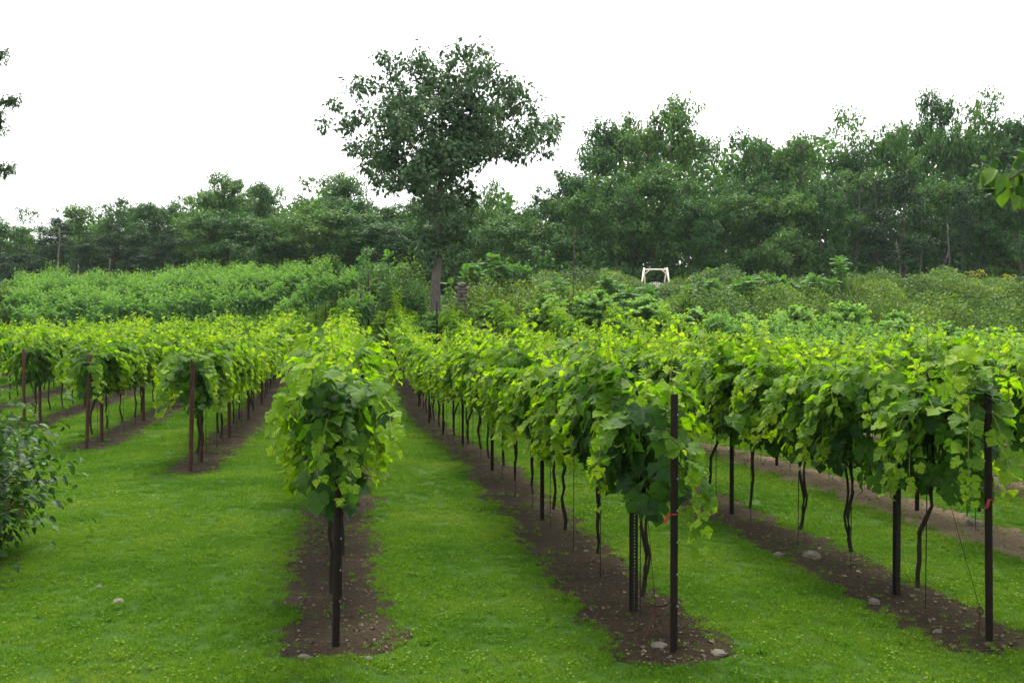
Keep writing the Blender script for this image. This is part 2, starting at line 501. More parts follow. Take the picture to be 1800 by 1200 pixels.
for k in sorted(START):
    y0, y1 = START[k] - 0.28, FAR_END[k] + 0.4
    n = int((y1 - y0) / (0.05 if START[k] < 20 else 0.15))
    ys = y0 + (np.linspace(0, 1, n)) * (y1 - y0)
    endr = np.sqrt(np.clip((ys - y0) / 0.22, 0.15, 1)) * np.sqrt(np.clip((y1 - ys) / 0.3, 0.15, 1))
    hl = strip_half(k, ys) * endr * (1.15 if k >= 3 else 1.0)
    hr = strip_half(k + 40, ys) * endr * (1.15 if k >= 3 else 1.0)
    cx = (row_s(k) - RN[1] * ys) / RN[0]
    V, Q = [], []
    m = 5
    for j in range(m):
        t = j / (m - 1)
        d = -hl * (1 - t) + hr * t
        x = cx + RN[0] * d
        y = ys + RN[1] * d
        z = ground(x, y) + 0.004 + 0.03 * sstep(20, 30, y) + 0.010 * (1 - (2 * t - 1) ** 2) * np.clip((ys - y0) / 0.3, 0, 1)
        V.append(np.stack([x, y, z], -1))
    V = np.stack(V, 1).reshape(-1, 3)
    for i in range(n - 1):
        for j in range(m - 1):
            a = i * m + j
            Q.append((a, a + 1, a + m + 1, a + m))
    b = MB(); b.add(V, Q)
    o = b.build('soil_strip', M['mulch'] if k >= 3 else M['soil'], smooth=True)
    tag(o, 'strip of bare soil under a row of vines', 'soil', 'soil strips under the vine rows', 'structure')


def soil_mask(x, y, edge=False):
    """1 on the bare strips, 0 on the lawn"""
    s = RN[0] * x + RN[1] * y
    k = np.round((s - ROW_S0) / ROW_GAP).astype(int)
    d = s - (ROW_S0 + ROW_GAP * k)
    st = np.array([START.get(int(i), 1e3) for i in k])
    en = np.array([FAR_END.get(int(i), -1e3) for i in k])
    hw = np.where(d < 0, strip_half(k, y), strip_half(k + 40, y)) * np.where(k >= 3, 1.15, 1.0)
    m = (np.abs(d) < hw - 0.03) & (y - RN[1] * d > st - 0.26) & (y - RN[1] * d < en + 0.4)
    return (m, np.clip(np.abs(d) / np.maximum(hw, 0.05), 0, 1)) if edge else m

# ------------------------------------------------------------------ grass: scattered tufts (one mass nobody could count)


def tuft(seed, nblade, rad, h0, h1, wid, clover=0):
    r = np.random.default_rng(seed)
    a = r.uniform(0, 2 * np.pi, nblade)
    d = rad * np.sqrt(r.uniform(0, 1, nblade))
    base = np.stack([np.cos(a) * d, np.sin(a) * d, np.zeros(nblade)], -1)
    h = r.uniform(h0, h1, nblade)
    lean = r.normal(0, 0.42, (nblade, 2))
    up = np.concatenate([lean, np.ones((nblade, 1))], 1)
    mid = base + unit(up) * h[:, None] * 0.55
    up2 = np.concatenate([lean * 2.2, np.full((nblade, 1), 0.7)], 1)
    tip = mid + unit(up2) * h[:, None] * 0.5
    side = unit(np.stack([np.cos(a + 1.3), np.sin(a + 1.3), np.zeros(nblade)], -1)) * wid * r.uniform(0.6, 1.2, nblade)[:, None]
    v = np.stack([base - side * .6, base + side * .6, mid + side, mid - side, tip], 1).reshape(-1, 3)
    i = np.arange(nblade) * 5
    b = MB()
    tn = np.clip(r.normal(0.5, 0.22, nblade), 0, 1)
    b.add(v, np.stack([i, i + 1, i + 2, i + 3], -1), tn)
    b.add(v, np.stack([i + 3, i + 2, i + 4], -1), tn)
    if clover:
        p = np.concatenate([r.uniform(-rad, rad, (clover, 2)), r.uniform(0.015, 0.035, (clover, 1))], 1)
        az = r.uniform(0, 6.28, clover)
        R = frame(np.stack([np.cos(az), np.sin(az), r.uniform(-.2, .4, clover)], -1), np.stack([r.normal(0, .3, clover), r.normal(0, .3, clover), np.ones(clover)], -1))
        b.leaves(FARLEAF, p, R, r.uniform(0.014, 0.03, clover), np.clip(r.normal(0.55, 0.2, clover), 0, 1))
    return b.mesh('grass_tuft', M['grass'])


tuft_col = bpy.data.collections.new('tufts')
for i in range(6):
    o = bpy.data.objects.new('grass_tuft', tuft(i, 80, 0.085, 0.02, 0.046, 0.0022, 2 if i % 2 else 0))
    tuft_col.objects.link(o)
for i in range(3):                                        # taller weedy tufts
    o = bpy.data.objects.new('grass_tuft_weedy', tuft(20 + i, 22, 0.05, 0.05, 0.11, 0.004, 6))
    tuft_col.objects.link(o)


def scatter_points():
    P, S, I, = [], [], []
    for y0, y1, den, sc_ in ((5.6, 12, 190, 0.85), (12, 20, 80, 1.15), (20, 34, 28, 1.8), (34, 60, 10, 2.9)):
        w = 0.56 * y1 + 3
        n = int(2 * w * (y1 - y0) * den)
        x = rng.uniform(-w, w, n); y = rng.uniform(y0, y1, n)
        keep = (np.abs(x) < 0.56 * y + 2.5)
        x, y = x[keep], y[keep]
        sm, ed = soil_mask(x, y, True)
        weed = vnoise(x * 2.3, y * 2.3, 9) ** 2
        keep = ~sm | (rng.uniform(0, 1, len(x)) < 0.6 * weed + 0.75 * ed ** 5)
        x, y, sm = x[keep], y[keep], sm[keep]
        P.append(np.stack([x, y, ground(x, y) + 0.003], -1))
        lush = 0.85 + 0.25 * vnoise(x * 0.9, y * 0.9, 5)
        S.append(sc_ * lush * rng.uniform(0.8, 1.2, len(x)) * np.where(sm, 0.6, 1.0))
        tall = rng.uniform(0, 1, len(x)) < np.where(sm, 0.4, 0.03)
        I.append(np.where(tall, rng.integers(6, 9, len(x)), rng.integers(0, 6, len(x))))
    return np.vstack(P), np.concatenate(S), np.concatenate(I)


P, S, I = scatter_points()
me = bpy.data.meshes.new('grass')
me.vertices.add(len(P)); me.vertices.foreach_set('co', P.astype(np.float32).ravel())
for nm, ty, vals in (('scl', 'FLOAT', S.astype(np.float32)), ('idx', 'INT', I.astype(np.int32)), ('rot', 'FLOAT', rng.uniform(0, 6.28, len(P)).astype(np.float32))):
    a = me.attributes.new(nm, ty, 'POINT')
    a.data.foreach_set('value', vals)
me.materials.append(M['grass'])
grass = link('grass', me)
tag(grass, 'short mown green grass covering the lawn between the vine rows', 'grass', kind='stuff')
ng = bpy.data.node_groups.new('scatter_tufts', 'GeometryNodeTree')
ng.interface.new_socket('Geometry', in_out='INPUT', socket_type='NodeSocketGeometry')
ng.interface.new_socket('Geometry', in_out='OUTPUT', socket_type='NodeSocketGeometry')
gi_ = ng.nodes.new('NodeGroupInput'); go_ = ng.nodes.new('NodeGroupOutput')
iop = ng.nodes.new('GeometryNodeInstanceOnPoints')
ci = ng.nodes.new('GeometryNodeCollectionInfo')
ci.inputs['Collection'].default_value = tuft_col
ci.inputs['Separate Children'].default_value = True
ci.inputs['Reset Children'].default_value = True


def named(nm, ty):
    a = ng.nodes.new('GeometryNodeInputNamedAttribute')
    a.data_type = ty
    a.inputs['Name'].default_value = nm
    return a.outputs['Attribute']


cb = ng.nodes.new('ShaderNodeCombineXYZ')
ng.links.new(named('rot', 'FLOAT'), cb.inputs['Z'])
ng.links.new(gi_.outputs[0], iop.inputs['Points'])
ng.links.new(ci.outputs[0], iop.inputs['Instance'])
iop.inputs['Pick Instance'].default_value = True
ng.links.new(named('idx', 'INT'), iop.inputs['Instance Index'])
ng.links.new(cb.outputs[0], iop.inputs['Rotation'])
ng.links.new(named('scl', 'FLOAT'), iop.inputs['Scale'])
ng.links.new(iop.outputs[0], go_.inputs[0])
md = grass.modifiers.new('scatter', 'NODES')
md.node_group = ng

# litter on the soil strips: dead leaves, chips and small pebbles
b = MB()
n = 16000
y = 7 + 25 * rng.uniform(0, 1, n) ** 1.6
kk = rng.integers(-3, 6, n)
d = rng.uniform(-0.6, 0.6, n)
x = (row_s(kk) - RN[1] * y) / RN[0] + RN[0] * d
yy = y + RN[1] * d
ok = soil_mask(x, yy) & (np.abs(x) < 0.56 * yy + 1)
x, yy = x[ok], yy[ok]
n = len(x)
az = rng.uniform(0, 6.28, n)
R = frame(np.stack([np.cos(az), np.sin(az), rng.normal(0, .25, n)], -1), np.stack([rng.normal(0, .5, n), rng.normal(0, .5, n), np.ones(n)], -1))
b.leaves(OVATE, np.stack([x, yy, ground(x, yy) + 0.022 + 0.03 * sstep(20, 30, yy)], -1), R, np.where(rng.uniform(0, 1, n) < 0.12, rng.uniform(0.03, 0.06, n), rng.uniform(0.008, 0.034, n)), rng.uniform(0, 1, n))
o = b.build('soil_litter', M['litter'])
tag(o, 'dead leaves and chips scattered on the bare soil strips', 'litter', kind='stuff')

# ------------------------------------------------------------------ vines
CORDON = 1.74


def make_vine(seed, end=0, upright=0.25, nshoot=21, peak=False):
    """leaf list and shoots of one high-trained vine; local y runs along the row, origin at the trunk's foot"""
    r = np.random.default_rng(seed)
    pos, tip, nrm, size, tint = [], [], [], [], []
    shoots = []
    for i in range(nshoot):
        y0 = -0.62 + 1.24 * (i + r.uniform(0, 1)) / nshoot
        if end > 0 and i < 9:
            y0 = (-0.95 if end == 2 else -0.70) + 0.06 * i
        p = np.array([r.normal(0, 0.05), y0, CORDON + r.uniform(-0.06, 0.10)])
        stiff = r.uniform() < upright
        side = 1 if (i % 2) else -1
        az = r.normal(0, 0.55) + (0 if side > 0 else math.pi)
        if end > 0 and i < (9 if end == 2 else 4):
            az = -math.pi / 2 + r.normal(0, 0.9)
        el = math.radians(r.uniform(60, 88) if stiff else r.uniform(5, 65))
        d = np.array([math.cos(az) * math.cos(el), math.sin(az) * math.cos(el), math.sin(el)])
        L = (r.uniform(0.7, 0.85) if r.uniform() < 0.22 else r.uniform(0.35, 0.55)) if stiff else r.uniform(0.8, 1.45)
        g = r.uniform(0.3, 0.9) if stiff else r.uniform(1.3, 3.0)
        if peak:                                          # upright variety: steep shoots that crowd into a point
            el = math.radians(r.uniform(48, 85))
            g = r.uniform(0.2, 1.1)
            L = r.uniform(0.5, 1.05) * (1.0 if stiff else 0.85)
        step = 0.075
        n = int(L / step)
        pts = [p.copy()]
        for q in range(n):
            d = d + np.array([0, 0, -1]) * g * step + r.normal(0, 0.07, 3)
            if d[2] < -0.3 and abs(p[0]) > 0.5:
                d[0] *= 0.6
            d /= np.linalg.norm(d)
            p = p + d * step
            if p[2] < (0.98 if end > 0 else 1.1) and not r.uniform() < 0.35:
                break
            pts.append(p.copy())
            a = (q + 1) / n
            for rep in range(2 if r.uniform() < 0.6 else 1):
                out = np.array([p[0] * 1.6, (p[1] * (1.5 if end > 0 and p[1] < -0.3 else 0.15)), 0.0])
                out = out / (np.linalg.norm(out) + 0.12)
                sd = np.cross(d, [0, 0, 1.0]); sd = sd / (np.linalg.norm(sd) + 1e-6) * (1 if (q + rep) % 2 else -1)
                pet = 0.055 * (1 - 0.5 * a)
                tp = sd * 0.55 + out * 0.55 + d * 0.35 + np.array([0, 0, -0.45]) + r.normal(0, 0.35, 3)
                nm = np.array([0, 0, 0.85]) + out * 0.55 + r.normal(0, 0.38, 3)
                s = (0.155 - 0.09 * a ** 1.4) * r.uniform(0.7, 1.25)
                if stiff:
                    s *= 0.72
                pos.append(p + sd * pet + r.normal(0, 0.018, 3)); tip.append(tp); nrm.append(nm); size.append(s)
                tint.append(0.24 + 0.56 * a + (0.10 if stiff else 0.0) + r.normal(0, 0.11))
        shoots.append(np.array(pts))
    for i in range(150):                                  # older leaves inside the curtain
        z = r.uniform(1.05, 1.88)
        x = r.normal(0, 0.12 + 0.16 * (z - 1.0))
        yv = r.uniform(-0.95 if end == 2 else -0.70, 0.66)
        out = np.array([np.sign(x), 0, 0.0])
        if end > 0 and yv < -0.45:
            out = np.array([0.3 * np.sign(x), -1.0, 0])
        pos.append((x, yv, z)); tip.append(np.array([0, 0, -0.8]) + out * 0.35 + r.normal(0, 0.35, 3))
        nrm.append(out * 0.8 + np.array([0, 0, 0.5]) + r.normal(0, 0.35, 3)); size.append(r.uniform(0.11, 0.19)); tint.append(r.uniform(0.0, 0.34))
    pos, tip, nrm, size, tint = map(np.array, (pos, tip, nrm, size, tint))
    nar = 0.62 if end == 2 else 0.70 if end == -1 else 0.80
    end = max(end, 0)
    wx = np.clip(1.15 - 0.5 * (pos[:, 2] - 1.0), 0.25, 1.2) if peak else nar
    pos[:, 0] *= wx
    for p in shoots:
        p[:, 0] *= (np.clip(1.15 - 0.5 * (p[:, 2] - 1.0), 0.25, 1.2) if peak else nar)
    return dict(pos=pos, R=frame(tip, nrm), size=size, tint=np.clip(tint, 0, 1), shoots=shoots)


def foliage_mesh(v, mat, keep=None, tmpl=None):
    b = MB()
    idx = np.arange(len(v['pos'])) if keep is None else keep
    if tmpl is None:
        which = idx % len(NEAR)
        for t in range(len(NEAR)):
            s = idx[which == t]
            b.leaves(NEAR[t], v['pos'][s], v['R'][s], v['size'][s], v['tint'][s])
    else:
        b.leaves(tmpl, v['pos'][idx], v['R'][idx], v['size'][idx], v['tint'][idx])
    return b.mesh('foliage', mat, True)


def shoots_mesh(v):
    b = MB()
    for p in v['shoots']:
        if len(p) > 2:
            b.tube(p, np.linspace(0.0055, 0.002, len(p)), 4, cap=False)
    return b.mesh('shoots', M['cane'])


def trunk_mesh(seed):
    r = np.random.default_rng(seed)
    b = MB()
    n = 16
    z = np.linspace(-0.02, CORDON, n)
    wob = np.cumsum(r.normal(0, 0.023, (n, 2)), 0)
    wob = wob - wob[-1] * (z / CORDON)[:, None] ** 1.5
    wob[:, 1] += r.uniform(-0.16, 0.16) * np.sin(z / CORDON * np.pi) + r.uniform(-0.10, 0.10) * (1 - z / CORDON)
    pts = np.column_stack([wob, z])
    rad = 0.017 + 0.005 * r.uniform(-1, 1, n) * 0.7 + 0.020 * np.exp(-z / 0.06) + 0.004 * np.exp(-z / 0.4)
    b.tube(pts, rad, 7)
    if seed % 3 == 0:                                     # twin trunk leaving low down
        k0 = 3
        z2 = z[k0:]
        t = np.linspace(0, 1, len(z2))
        off = 0.055 * np.sin(t * np.pi * 0.9) + 0.01 * r.normal(size=len(z2))
        p2 = pts[k0:] + np.column_stack([off * 0.5, off * (1 if seed % 2 else -1), np.zeros(len(z2))])
        b2 = MB(); b2.tube(p2, 0.012, 6)
        twin = b2.mesh('trunk', M['trunk'], smooth=True)
    else:
        twin = None
    t = np.linspace(-1, 1, 15)                            # cordon arms along the wire
    arm = np.column_stack([r.normal(0, 0.006, 15), 0.62 * t, CORDON - 0.02 + 0.03 * np.sin(t * 4)])
    b3 = MB(); b3.tube(arm, 0.017 - 0.009 * np.abs(t), 6)
    return b.mesh('trunk', M['trunk'], smooth=True), twin, b3.mesh('cordon', M['trunk'], smooth=True)


def stake_mesh(seed):
    r = np.random.default_rng(seed)
    b = MB()
    dx, dy = r.uniform(-0.03, 0.03), r.choice([-1, 1]) * r.uniform(0.035, 0.07)
    b.tube([(dx, dy, -0.02), (dx * .5, dy * .7, 0.9), (0, dy * .5, CORDON)], 0.0045, 5)
    return b.mesh('training_stake', M['dark_steel'])


def grape_bunch_mesh(seed):
    r = np.random.default_rng(seed)
    b = MB()
    ico = np.array([(0, 0, 1), (0, 0, -1), (1, 0, 0), (-1, 0, 0), (0, 1, 0), (0, -1, 0)], float)
    icf = np.array([(0, 2, 4), (0, 4, 3), (0, 3, 5), (0, 5, 2), (1, 4, 2), (1, 3, 4), (1, 5, 3), (1, 2, 5)])
    for i in range(34):
        t = r.uniform(0, 1)
        a = r.uniform(0, 6.28)
        rr = 0.03 * (1 - 0.75 * t) + 0.003
        b.add(ico * 0.0085 + np.array([math.cos(a) * rr, math.sin(a) * rr, -0.12 * t]), icf)
    b.tube([(0, 0, 0.05), (0, 0, -0.02)], 0.002, 4)
    return b.mesh('grape_bunch', M['berry'], smooth=True)


NV = 9
VAR = [make_vine(100 + i, upright=0.28 + 0.02 * i) for i in range(NV)]
VAR_UP = [make_vine(300 + i, upright=0.45, nshoot=22, peak=True) for i in range(5)]
FOL = {'vine': [foliage_mesh(v, M['vine']) for v in VAR], 'vine_blue': [foliage_mesh(v, M['vine_blue']) for v in VAR_UP]}
SHO = [shoots_mesh(v) for v in VAR]
SHO_UP = [shoots_mesh(v) for v in VAR_UP]
TRK = [trunk_mesh(40 + i) for i in range(10)]
STK = [stake_mesh(60 + i) for i in range(5)]
BUN = [grape_bunch_mesh(i) for i in range(3)]
LEAFOBJ = []
for t in range(len(NEAR)):
    for q in range(5):
        b = MB(); b.leaves(NEAR[t], np.zeros((1, 3)), np.eye(3)[None], np.ones(1), np.array([0.06 + 0.2 * q]))
        LEAFOBJ.append(b.mesh('leaf', M['vine'], True))

ROWNAME = {
    -3: ('row ending behind the bramble bush', 'near end'), -2: ('row of the tall leaning red post', 'near end'),
    -1: ('row of the reddish post on left lawn', 'near end'), 0: ('row behind the lone front post', 'near end'),
    1: ('row right of the central grass alley', 'front post'), 2: ('row of the right-edge front post', 'front post')}
for k in START:
    if k >= 3:
        ROWNAME[k] = (ORD[k - 3] + ' row beyond the right-edge post', "photo's right edge")
    elif k < -3:
        ROWNAME[k] = (ORD[-4 - k] + ' row beyond the bramble bush', "photo's left edge")

spots = []
for k in START:
    y = START[k] + (0.8 if k in (-3, -2, -1, 0, 1, 2) else 0.3)
    i = 0
    while y < FAR_END[k] - (2.2 if k >= 1 else 0):
        x, _ = on_row(k, y)
        spots.append((math.hypot(x, y), k, i, x, y))
        y += 1.2 + 0.12 * math.sin(i * 2.7 + k * 1.3)
        i += 1
# upper block on the left hillside, beyond a grass headland
UP_T = math.radians(-13)                                 # these rows run up to the right
for k in range(-6, 14):
    i = 0
    for q in np.arange(0, 60, 1.25):
        y = 49.5 + q * math.cos(UP_T)
        x = -33.0 + 3.1 * k - math.sin(UP_T) * q
        pxx = 900 + x / y * F
        if 25 < pxx < 645 - max(0, y - 56) * 9 and y < 79:
            spots.append((math.hypot(x, y), k, 100 + i, x, y))
            i += 1
spots.sort()
N_INDIV = 285
far = MB()
for rank, (dist, k, i, x, y) in enumerate(spots):
    r = random.Random(k * 977 + i * 31)
    blue = (k >= 7) or (i >= 100)
    z = gz(x, y)
    flip = r.random() < 0.5
    first = (i == 0 and k in (-3, -2, -1, 0, 1, 2))
    sc_z = r.uniform(0.95, 1.05)
    if rank < N_INDIV:
        rown, frm = ROWNAME[k]
        label = f'{ordinal(i)} grape vine from the {frm}, {rown}'
        t = thing('grape_vine', label, 'vine', (x, y, z), ROW_T + (math.pi if flip and not first else 0), 'grape vines trained along the wires', (1, 1, sc_z))
        tk, twin, arm = TRK[r.randrange(len(TRK))]
        link('trunk', tk, t)
        if twin and dist < 30:
            link('trunk', twin, t)
        if dist < 30:
            link('cordon', arm, t)
        near = (dist < 12.6 and k in (0, 1, 2)) or (first and dist < 25)
        if dist < 26:
            link('training_stake', STK[r.randrange(len(STK))], t)
        if near:
            v = make_vine(1000 + k * 50 + i, end=(2 if k == 0 else 1) if first else (0 if k else -1), upright=0.26, nshoot=23)
            link('shoots', shoots_mesh(v), t)
            # the leaves that show largest are parts of their own, the rest one joined mass
            c, s_ = math.cos(t.rotation_euler.z), math.sin(t.rotation_euler.z)
            wx = v['pos'][:, 0] * c - v['pos'][:, 1] * s_ + x
            wy = v['pos'][:, 0] * s_ + v['pos'][:, 1] * c + y
            show = -np.hypot(wx, wy) + 2.0 * v['size'] + 1.0 * (np.abs(v['pos'][:, 0]) + (v['pos'][:, 2] - 1.2))
            nleaf = 170 if dist < 10.5 else 110
            order = np.argsort(-show)
            for q in order[:nleaf]:
                lo = link('leaf', LEAFOBJ[(q % 6) * 5 + min(4, int(v['tint'][q] * 5))], t)
                from mathutils import Matrix
                mt = Matrix(v['R'][q].tolist()).to_4x4()
                mt.translation = v['pos'][q].tolist()
                lo.matrix_local = mt @ Matrix.Diagonal((*([float(v['size'][q])] * 3), 1))
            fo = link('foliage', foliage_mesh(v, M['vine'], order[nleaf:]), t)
            fo['kind'] = 'stuff'
            for q in range(2):
                link('grape_bunch', BUN[q], t, (r.uniform(-.22, .22), r.uniform(-.5, .5), r.uniform(1.05, 1.3)))
        else:
            vi = r.randrange(NV if not blue else len(VAR_UP))
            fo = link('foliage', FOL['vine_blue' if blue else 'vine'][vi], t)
            fo['kind'] = 'stuff'
            if dist < 30:
                link('shoots', (SHO_UP if blue else SHO)[vi], t)
    else:
        v = (VAR_UP if blue or (k >= 1 and y > 46) else VAR)[r.randrange(5)]
        a = (ROW_T if i < 100 else UP_T) + (math.pi if flip else 0)
        ca, sa = math.cos(a), math.sin(a)
        Rz = np.array([[ca, -sa, 0], [sa, ca, 0], [0, 0, 1]])
        big = np.array([1.0, 1.0, r.uniform(0.95, 1.05)])
        if i >= 100:
            big = np.array([0.85, 1.0, 0.82 + 0.45 * float(vnoise(x * 0.45, y * 0.45, 31))])
        elif k >= 1 and y > 47.6:
            big = np.array([1.15, 0.9, r.uniform(1.05, 1.25)])      # tall unpruned plants close the far ends of the rows
        keep = np.arange(0, len(v['pos']))
        keep = keep[(keep + i) % 4 != 0]
        far.leaves(QUADL if dist > 45 else FARLEAF, (v['pos'][keep] * big) @ Rz.T + np.array([x, y, z]), Rz[None] @ v['R'][keep],
                   v['size'][keep] * (1.9 if dist > 45 else 1.2), v['tint'][keep], 1 if blue else 0)
        far.tube([(x, y, z), (x, y, z + 1.7)], 0.02, 4, 0.5, 2, cap=False)
o = far.build('far_vines', [M['vine'], M['vine_blue'], M['trunk']])
tag(o, 'mass of distant vine rows climbing the slope below the woods', 'vines', kind='stuff')

# tall unpruned vines that close the far ends of the rows and stand up as leafy pyramids


def pyramid(seed, mat):
    r = np.random.default_rng(seed)
    pos, tip, nrm, size, tint = [], [], [], [], []
    H = 3.0
    for i in range(150):
        z0 = 0.5 + 2.15 * r.uniform() ** 0.75
        a = i * 2.4 + r.uniform(-.4, .4)
        el = math.radians(r.uniform(25, 70) if z0 < 2.2 else r.uniform(50, 88))
        d = np.array([math.cos(a) * math.cos(el), math.sin(a) * math.cos(el), math.sin(el)])
        rad = 1.3 * (1 - (z0 / (H + 0.3)) ** 1.4) + 0.15
        L = rad * r.uniform(0.7, 1.15) / max(0.35, math.cos(el)) if z0 < 2.2 else r.uniform(0.35, 0.6)
        L = min(L, 1.1)
        n = max(4, int(L / 0.07))
        p = np.array([0, 0, z0]) + d * 0.05
        for q in range(n):
            d = d + np.array([0, 0, -0.05]) + r.normal(0, 0.05, 3)
            d /= np.linalg.norm(d)
            p = p + d * L / n
            f = q / n
            sd = unit(np.cross(d, [0, 0, 1.0]))
            for sg in (-1, 1):
                pos.append(p + r.normal(0, 0.02, 3)); tip.append(sd * sg * 0.7 + d * 0.7 + np.array([0, 0, -0.2]) + r.normal(0, .25, 3))
                nrm.append(np.array([d[0] * 0.9, d[1] * 0.9, 0.6]) + r.normal(0, .3, 3)); size.append((0.24 - 0.13 * f) * r.uniform(0.75, 1.2)); tint.append(0.25 + 0.55 * f + r.normal(0, 0.1))
    b = MB()
    b.leaves(FARLEAF, np.array(pos), frame(np.array(tip), np.array(nrm)), np.array(size), np.clip(np.array(tint), 0, 1))
    return b.mesh('foliage', mat)


PYR = {m: [pyramid(500 + i, M[m]) for i in range(4)] for m in ('vine', 'vine_pale')}
tops = {1: 545, 2: 548, 3: 530, 4: 520, 5: 513, 6: 522, 7: 543, 8: 552, 9: 540, 10: 535, 11: 550, 12: 568, 13: 578}
for k in tops:
    x, y = on_row(k, 49.3)
    if k not in START or abs(x) > 0.53 * y:
        continue
    z = gz(x, y)
    h = CAM_H + (HOR - tops[k]) / F * y - z
    t = thing('grape_vine', f'tall leafy pyramid of vine at the far end, {ROWNAME[k][0]}', 'vine', (x, y, z), k * 1.1, 'tall vines at the far row ends', (1.25, 1.25, h / 3.1))
    link('trunk', TRK[k % len(TRK)][0], t)
    link('foliage', PYR['vine' if k < 2 else 'vine_pale'][k % 4], t)['kind'] = 'stuff'

# ------------------------------------------------------------------ posts and wires


def pipe_post(h, rad, mat, sides=12):
    b = MB()
    b.tube([(0, 0, -0.05), (0, 0, 0.02), (0, 0, h * 0.5), (0, 0, h - 0.01), (0, 0, h)], [rad, rad, rad, rad, rad * 0.85], sides)
    return b.mesh('pipe', mat, smooth=True)


def clips(h, rad, n):
    b = MB()
    for i in range(n):
        b.box((rad * 0.75, -rad * 0.75, 0.35 + (h - 0.5) * i / max(1, n - 1)), (0.008, 0.008, 0.014))
    return b.mesh('hole_plugs', M['wire'])


def channel_post(h, w=0.075, depth=0.032):
    """steel U-channel with a row of punched holes"""
    b = MB()
    hole, pitch = 0.011, 0.027
    t = 0.004
    side = (w * 0.42 - hole) / 2
    for sg in (-1, 1):
        b.box((sg * (hole / 2 + side / 2), 0, h / 2 - 0.03), (side, t, h + 0.06))                     # web beside the holes
        b.box((sg * (hole / 2 + side), depth / 2, h / 2 - 0.03), (t, depth, h + 0.06))                 # flange going back
        b.box((sg * (w / 2 - 0.011), depth, h / 2 - 0.03), (0.022, t, h + 0.06))                       # outer lip
    n = int(h / pitch)
    for i in range(n):
        b.box((0, 0, i * pitch), (hole, t * 0.9, pitch - hole))
    return b.mesh('channel', M['dark_steel'])


PIPE = pipe_post(1.90, 0.028, M['rust'])
PIPE_RED = pipe_post(1.85, 0.036, M['red_rust'])
PIPE_LINE = pipe_post(1.84, 0.027, M['rust'], 8)
CHAN = channel_post(1.86)
CLIP = clips(1.90, 0.028, 7)


def post(name, label, k, Y, parts, group, rz=0.0, tilt=(0, 0)):
    x, y = on_row(k, Y)
    t = thing(name, label, 'post', (x, y, gz(x, y)), rz, group)
    t.rotation_euler = (tilt[0], tilt[1], rz)
    for nm, me in parts:
        link(nm, me, t)
    return t


post('end_post', 'dark pipe post alone in the soil at the row left of centre', 0, START[0], [('pipe', PIPE), ('hole_plugs', CLIP)], 'row end posts', 0.4, (0, 0.02))
post('end_post', 'dark rusty front post at the row right of the central grass alley', 1, START[1], [('pipe', PIPE), ('hole_plugs', CLIP)], 'row end posts')
post('end_post', 'brown rusty front post nearest the right edge', 2, START[2], [('pipe', PIPE), ('hole_plugs', CLIP)], 'row end posts', 0.2, (0, -0.015))
post('end_post', 'reddish end post on the left lawn in front of dense vines', -1, START[-1], [('pipe', PIPE_RED)], 'row end posts', 0, (0.0, 0.03))
post('end_post', 'tall leaning reddish end post further left on the lawn', -2, START[-2], [('pipe', PIPE_RED)], 'row end posts', 0, (0.0, 0.045))
post('end_post', 'dark end post just above the bramble bush', -3, START[-3], [('pipe', PIPE_RED)], 'row end posts')
for k in (1, 2):
    post('channel_post', f'punched steel channel post behind the front post {("right of the grass alley", "at the right edge")[k - 1]}', k, START[k] + (1.0 if k == 1 else 1.25), [('channel', CHAN)], 'line posts', 0.15)
post('channel_post', 'dark line post hidden just behind the lone front post', 0, START[0] + 1.3, [('channel', CHAN)], 'line posts', 0.1)
for k in sorted(START):
    y = {1: 12.2, 2: 12.6, 0: 12.4}.get(k, START[k] + (1.2 if k < 3 else 1.0))
    if y < 9:
        y += 4
    i = 0
    while y < min(FAR_END[k] - 2, 34):
        x, _ = on_row(k, y)
        if abs(x) < 0.52 * y + 0.5:
            rown, frm = ROWNAME[k]
            post('line_post', f'{ordinal(i)} brown pipe post from the {frm}, {rown}', k, y, [('pipe', PIPE_RED if k < 0 else PIPE_LINE)], 'line posts')
            i += 1
        y += 4.2
    x, y = on_row(k, FAR_END[k])
    if abs(x) < 0.52 * y:
        t = thing('far_end_post', f'far end post of the {ROWNAME[k][0]}', 'post', (x, y, gz(x, y)), 0, 'far row end posts')
        link('pipe', PIPE_LINE, t)
for px, py0, py1, Y, lab in ((648, 475, 530, 54, 'tall dark post standing above the vines left of the big tree'), (634, 515, 545, 51, 'short dark post just left below the tall post near the big tree'),
                             (768, 530, 560, 47, 'dark post in front of the big tree trunk')):
    x = px2x(px, Y)
    top = CAM_H + (HOR - py0) / F * Y
    t = thing('far_post', lab, 'post', (x, Y, gz(x, Y)), 0, 'far row end posts')
    b = MB(); h = top - gz(x, Y)
    b.tube([(0, 0, -0.1), (0, 0, h)], 0.05, 8)
    b.build('pipe', M['dark_steel'], t, True)
# slender pole with a bent tip in front of the woods
x = px2x(1008, 54)
t = thing('slender_pole', 'slender bent pole rising in front of the woods right of the big tree', 'pole', (x, 54, gz(x, 54)))
b = MB(); h = CAM_H + (HOR - 398) / F * 54 - gz(x, 54)
b.tube([(0, 0, -0.1), (0, 0, h * 0.6), (0.05, 0, h * 0.9), (0.16, 0, h), (0.30, 0, h - 0.02)], [0.035, 0.03, 0.025, 0.02, 0.018], 6)
b.build('shaft', M['dark_bark'], t, True)

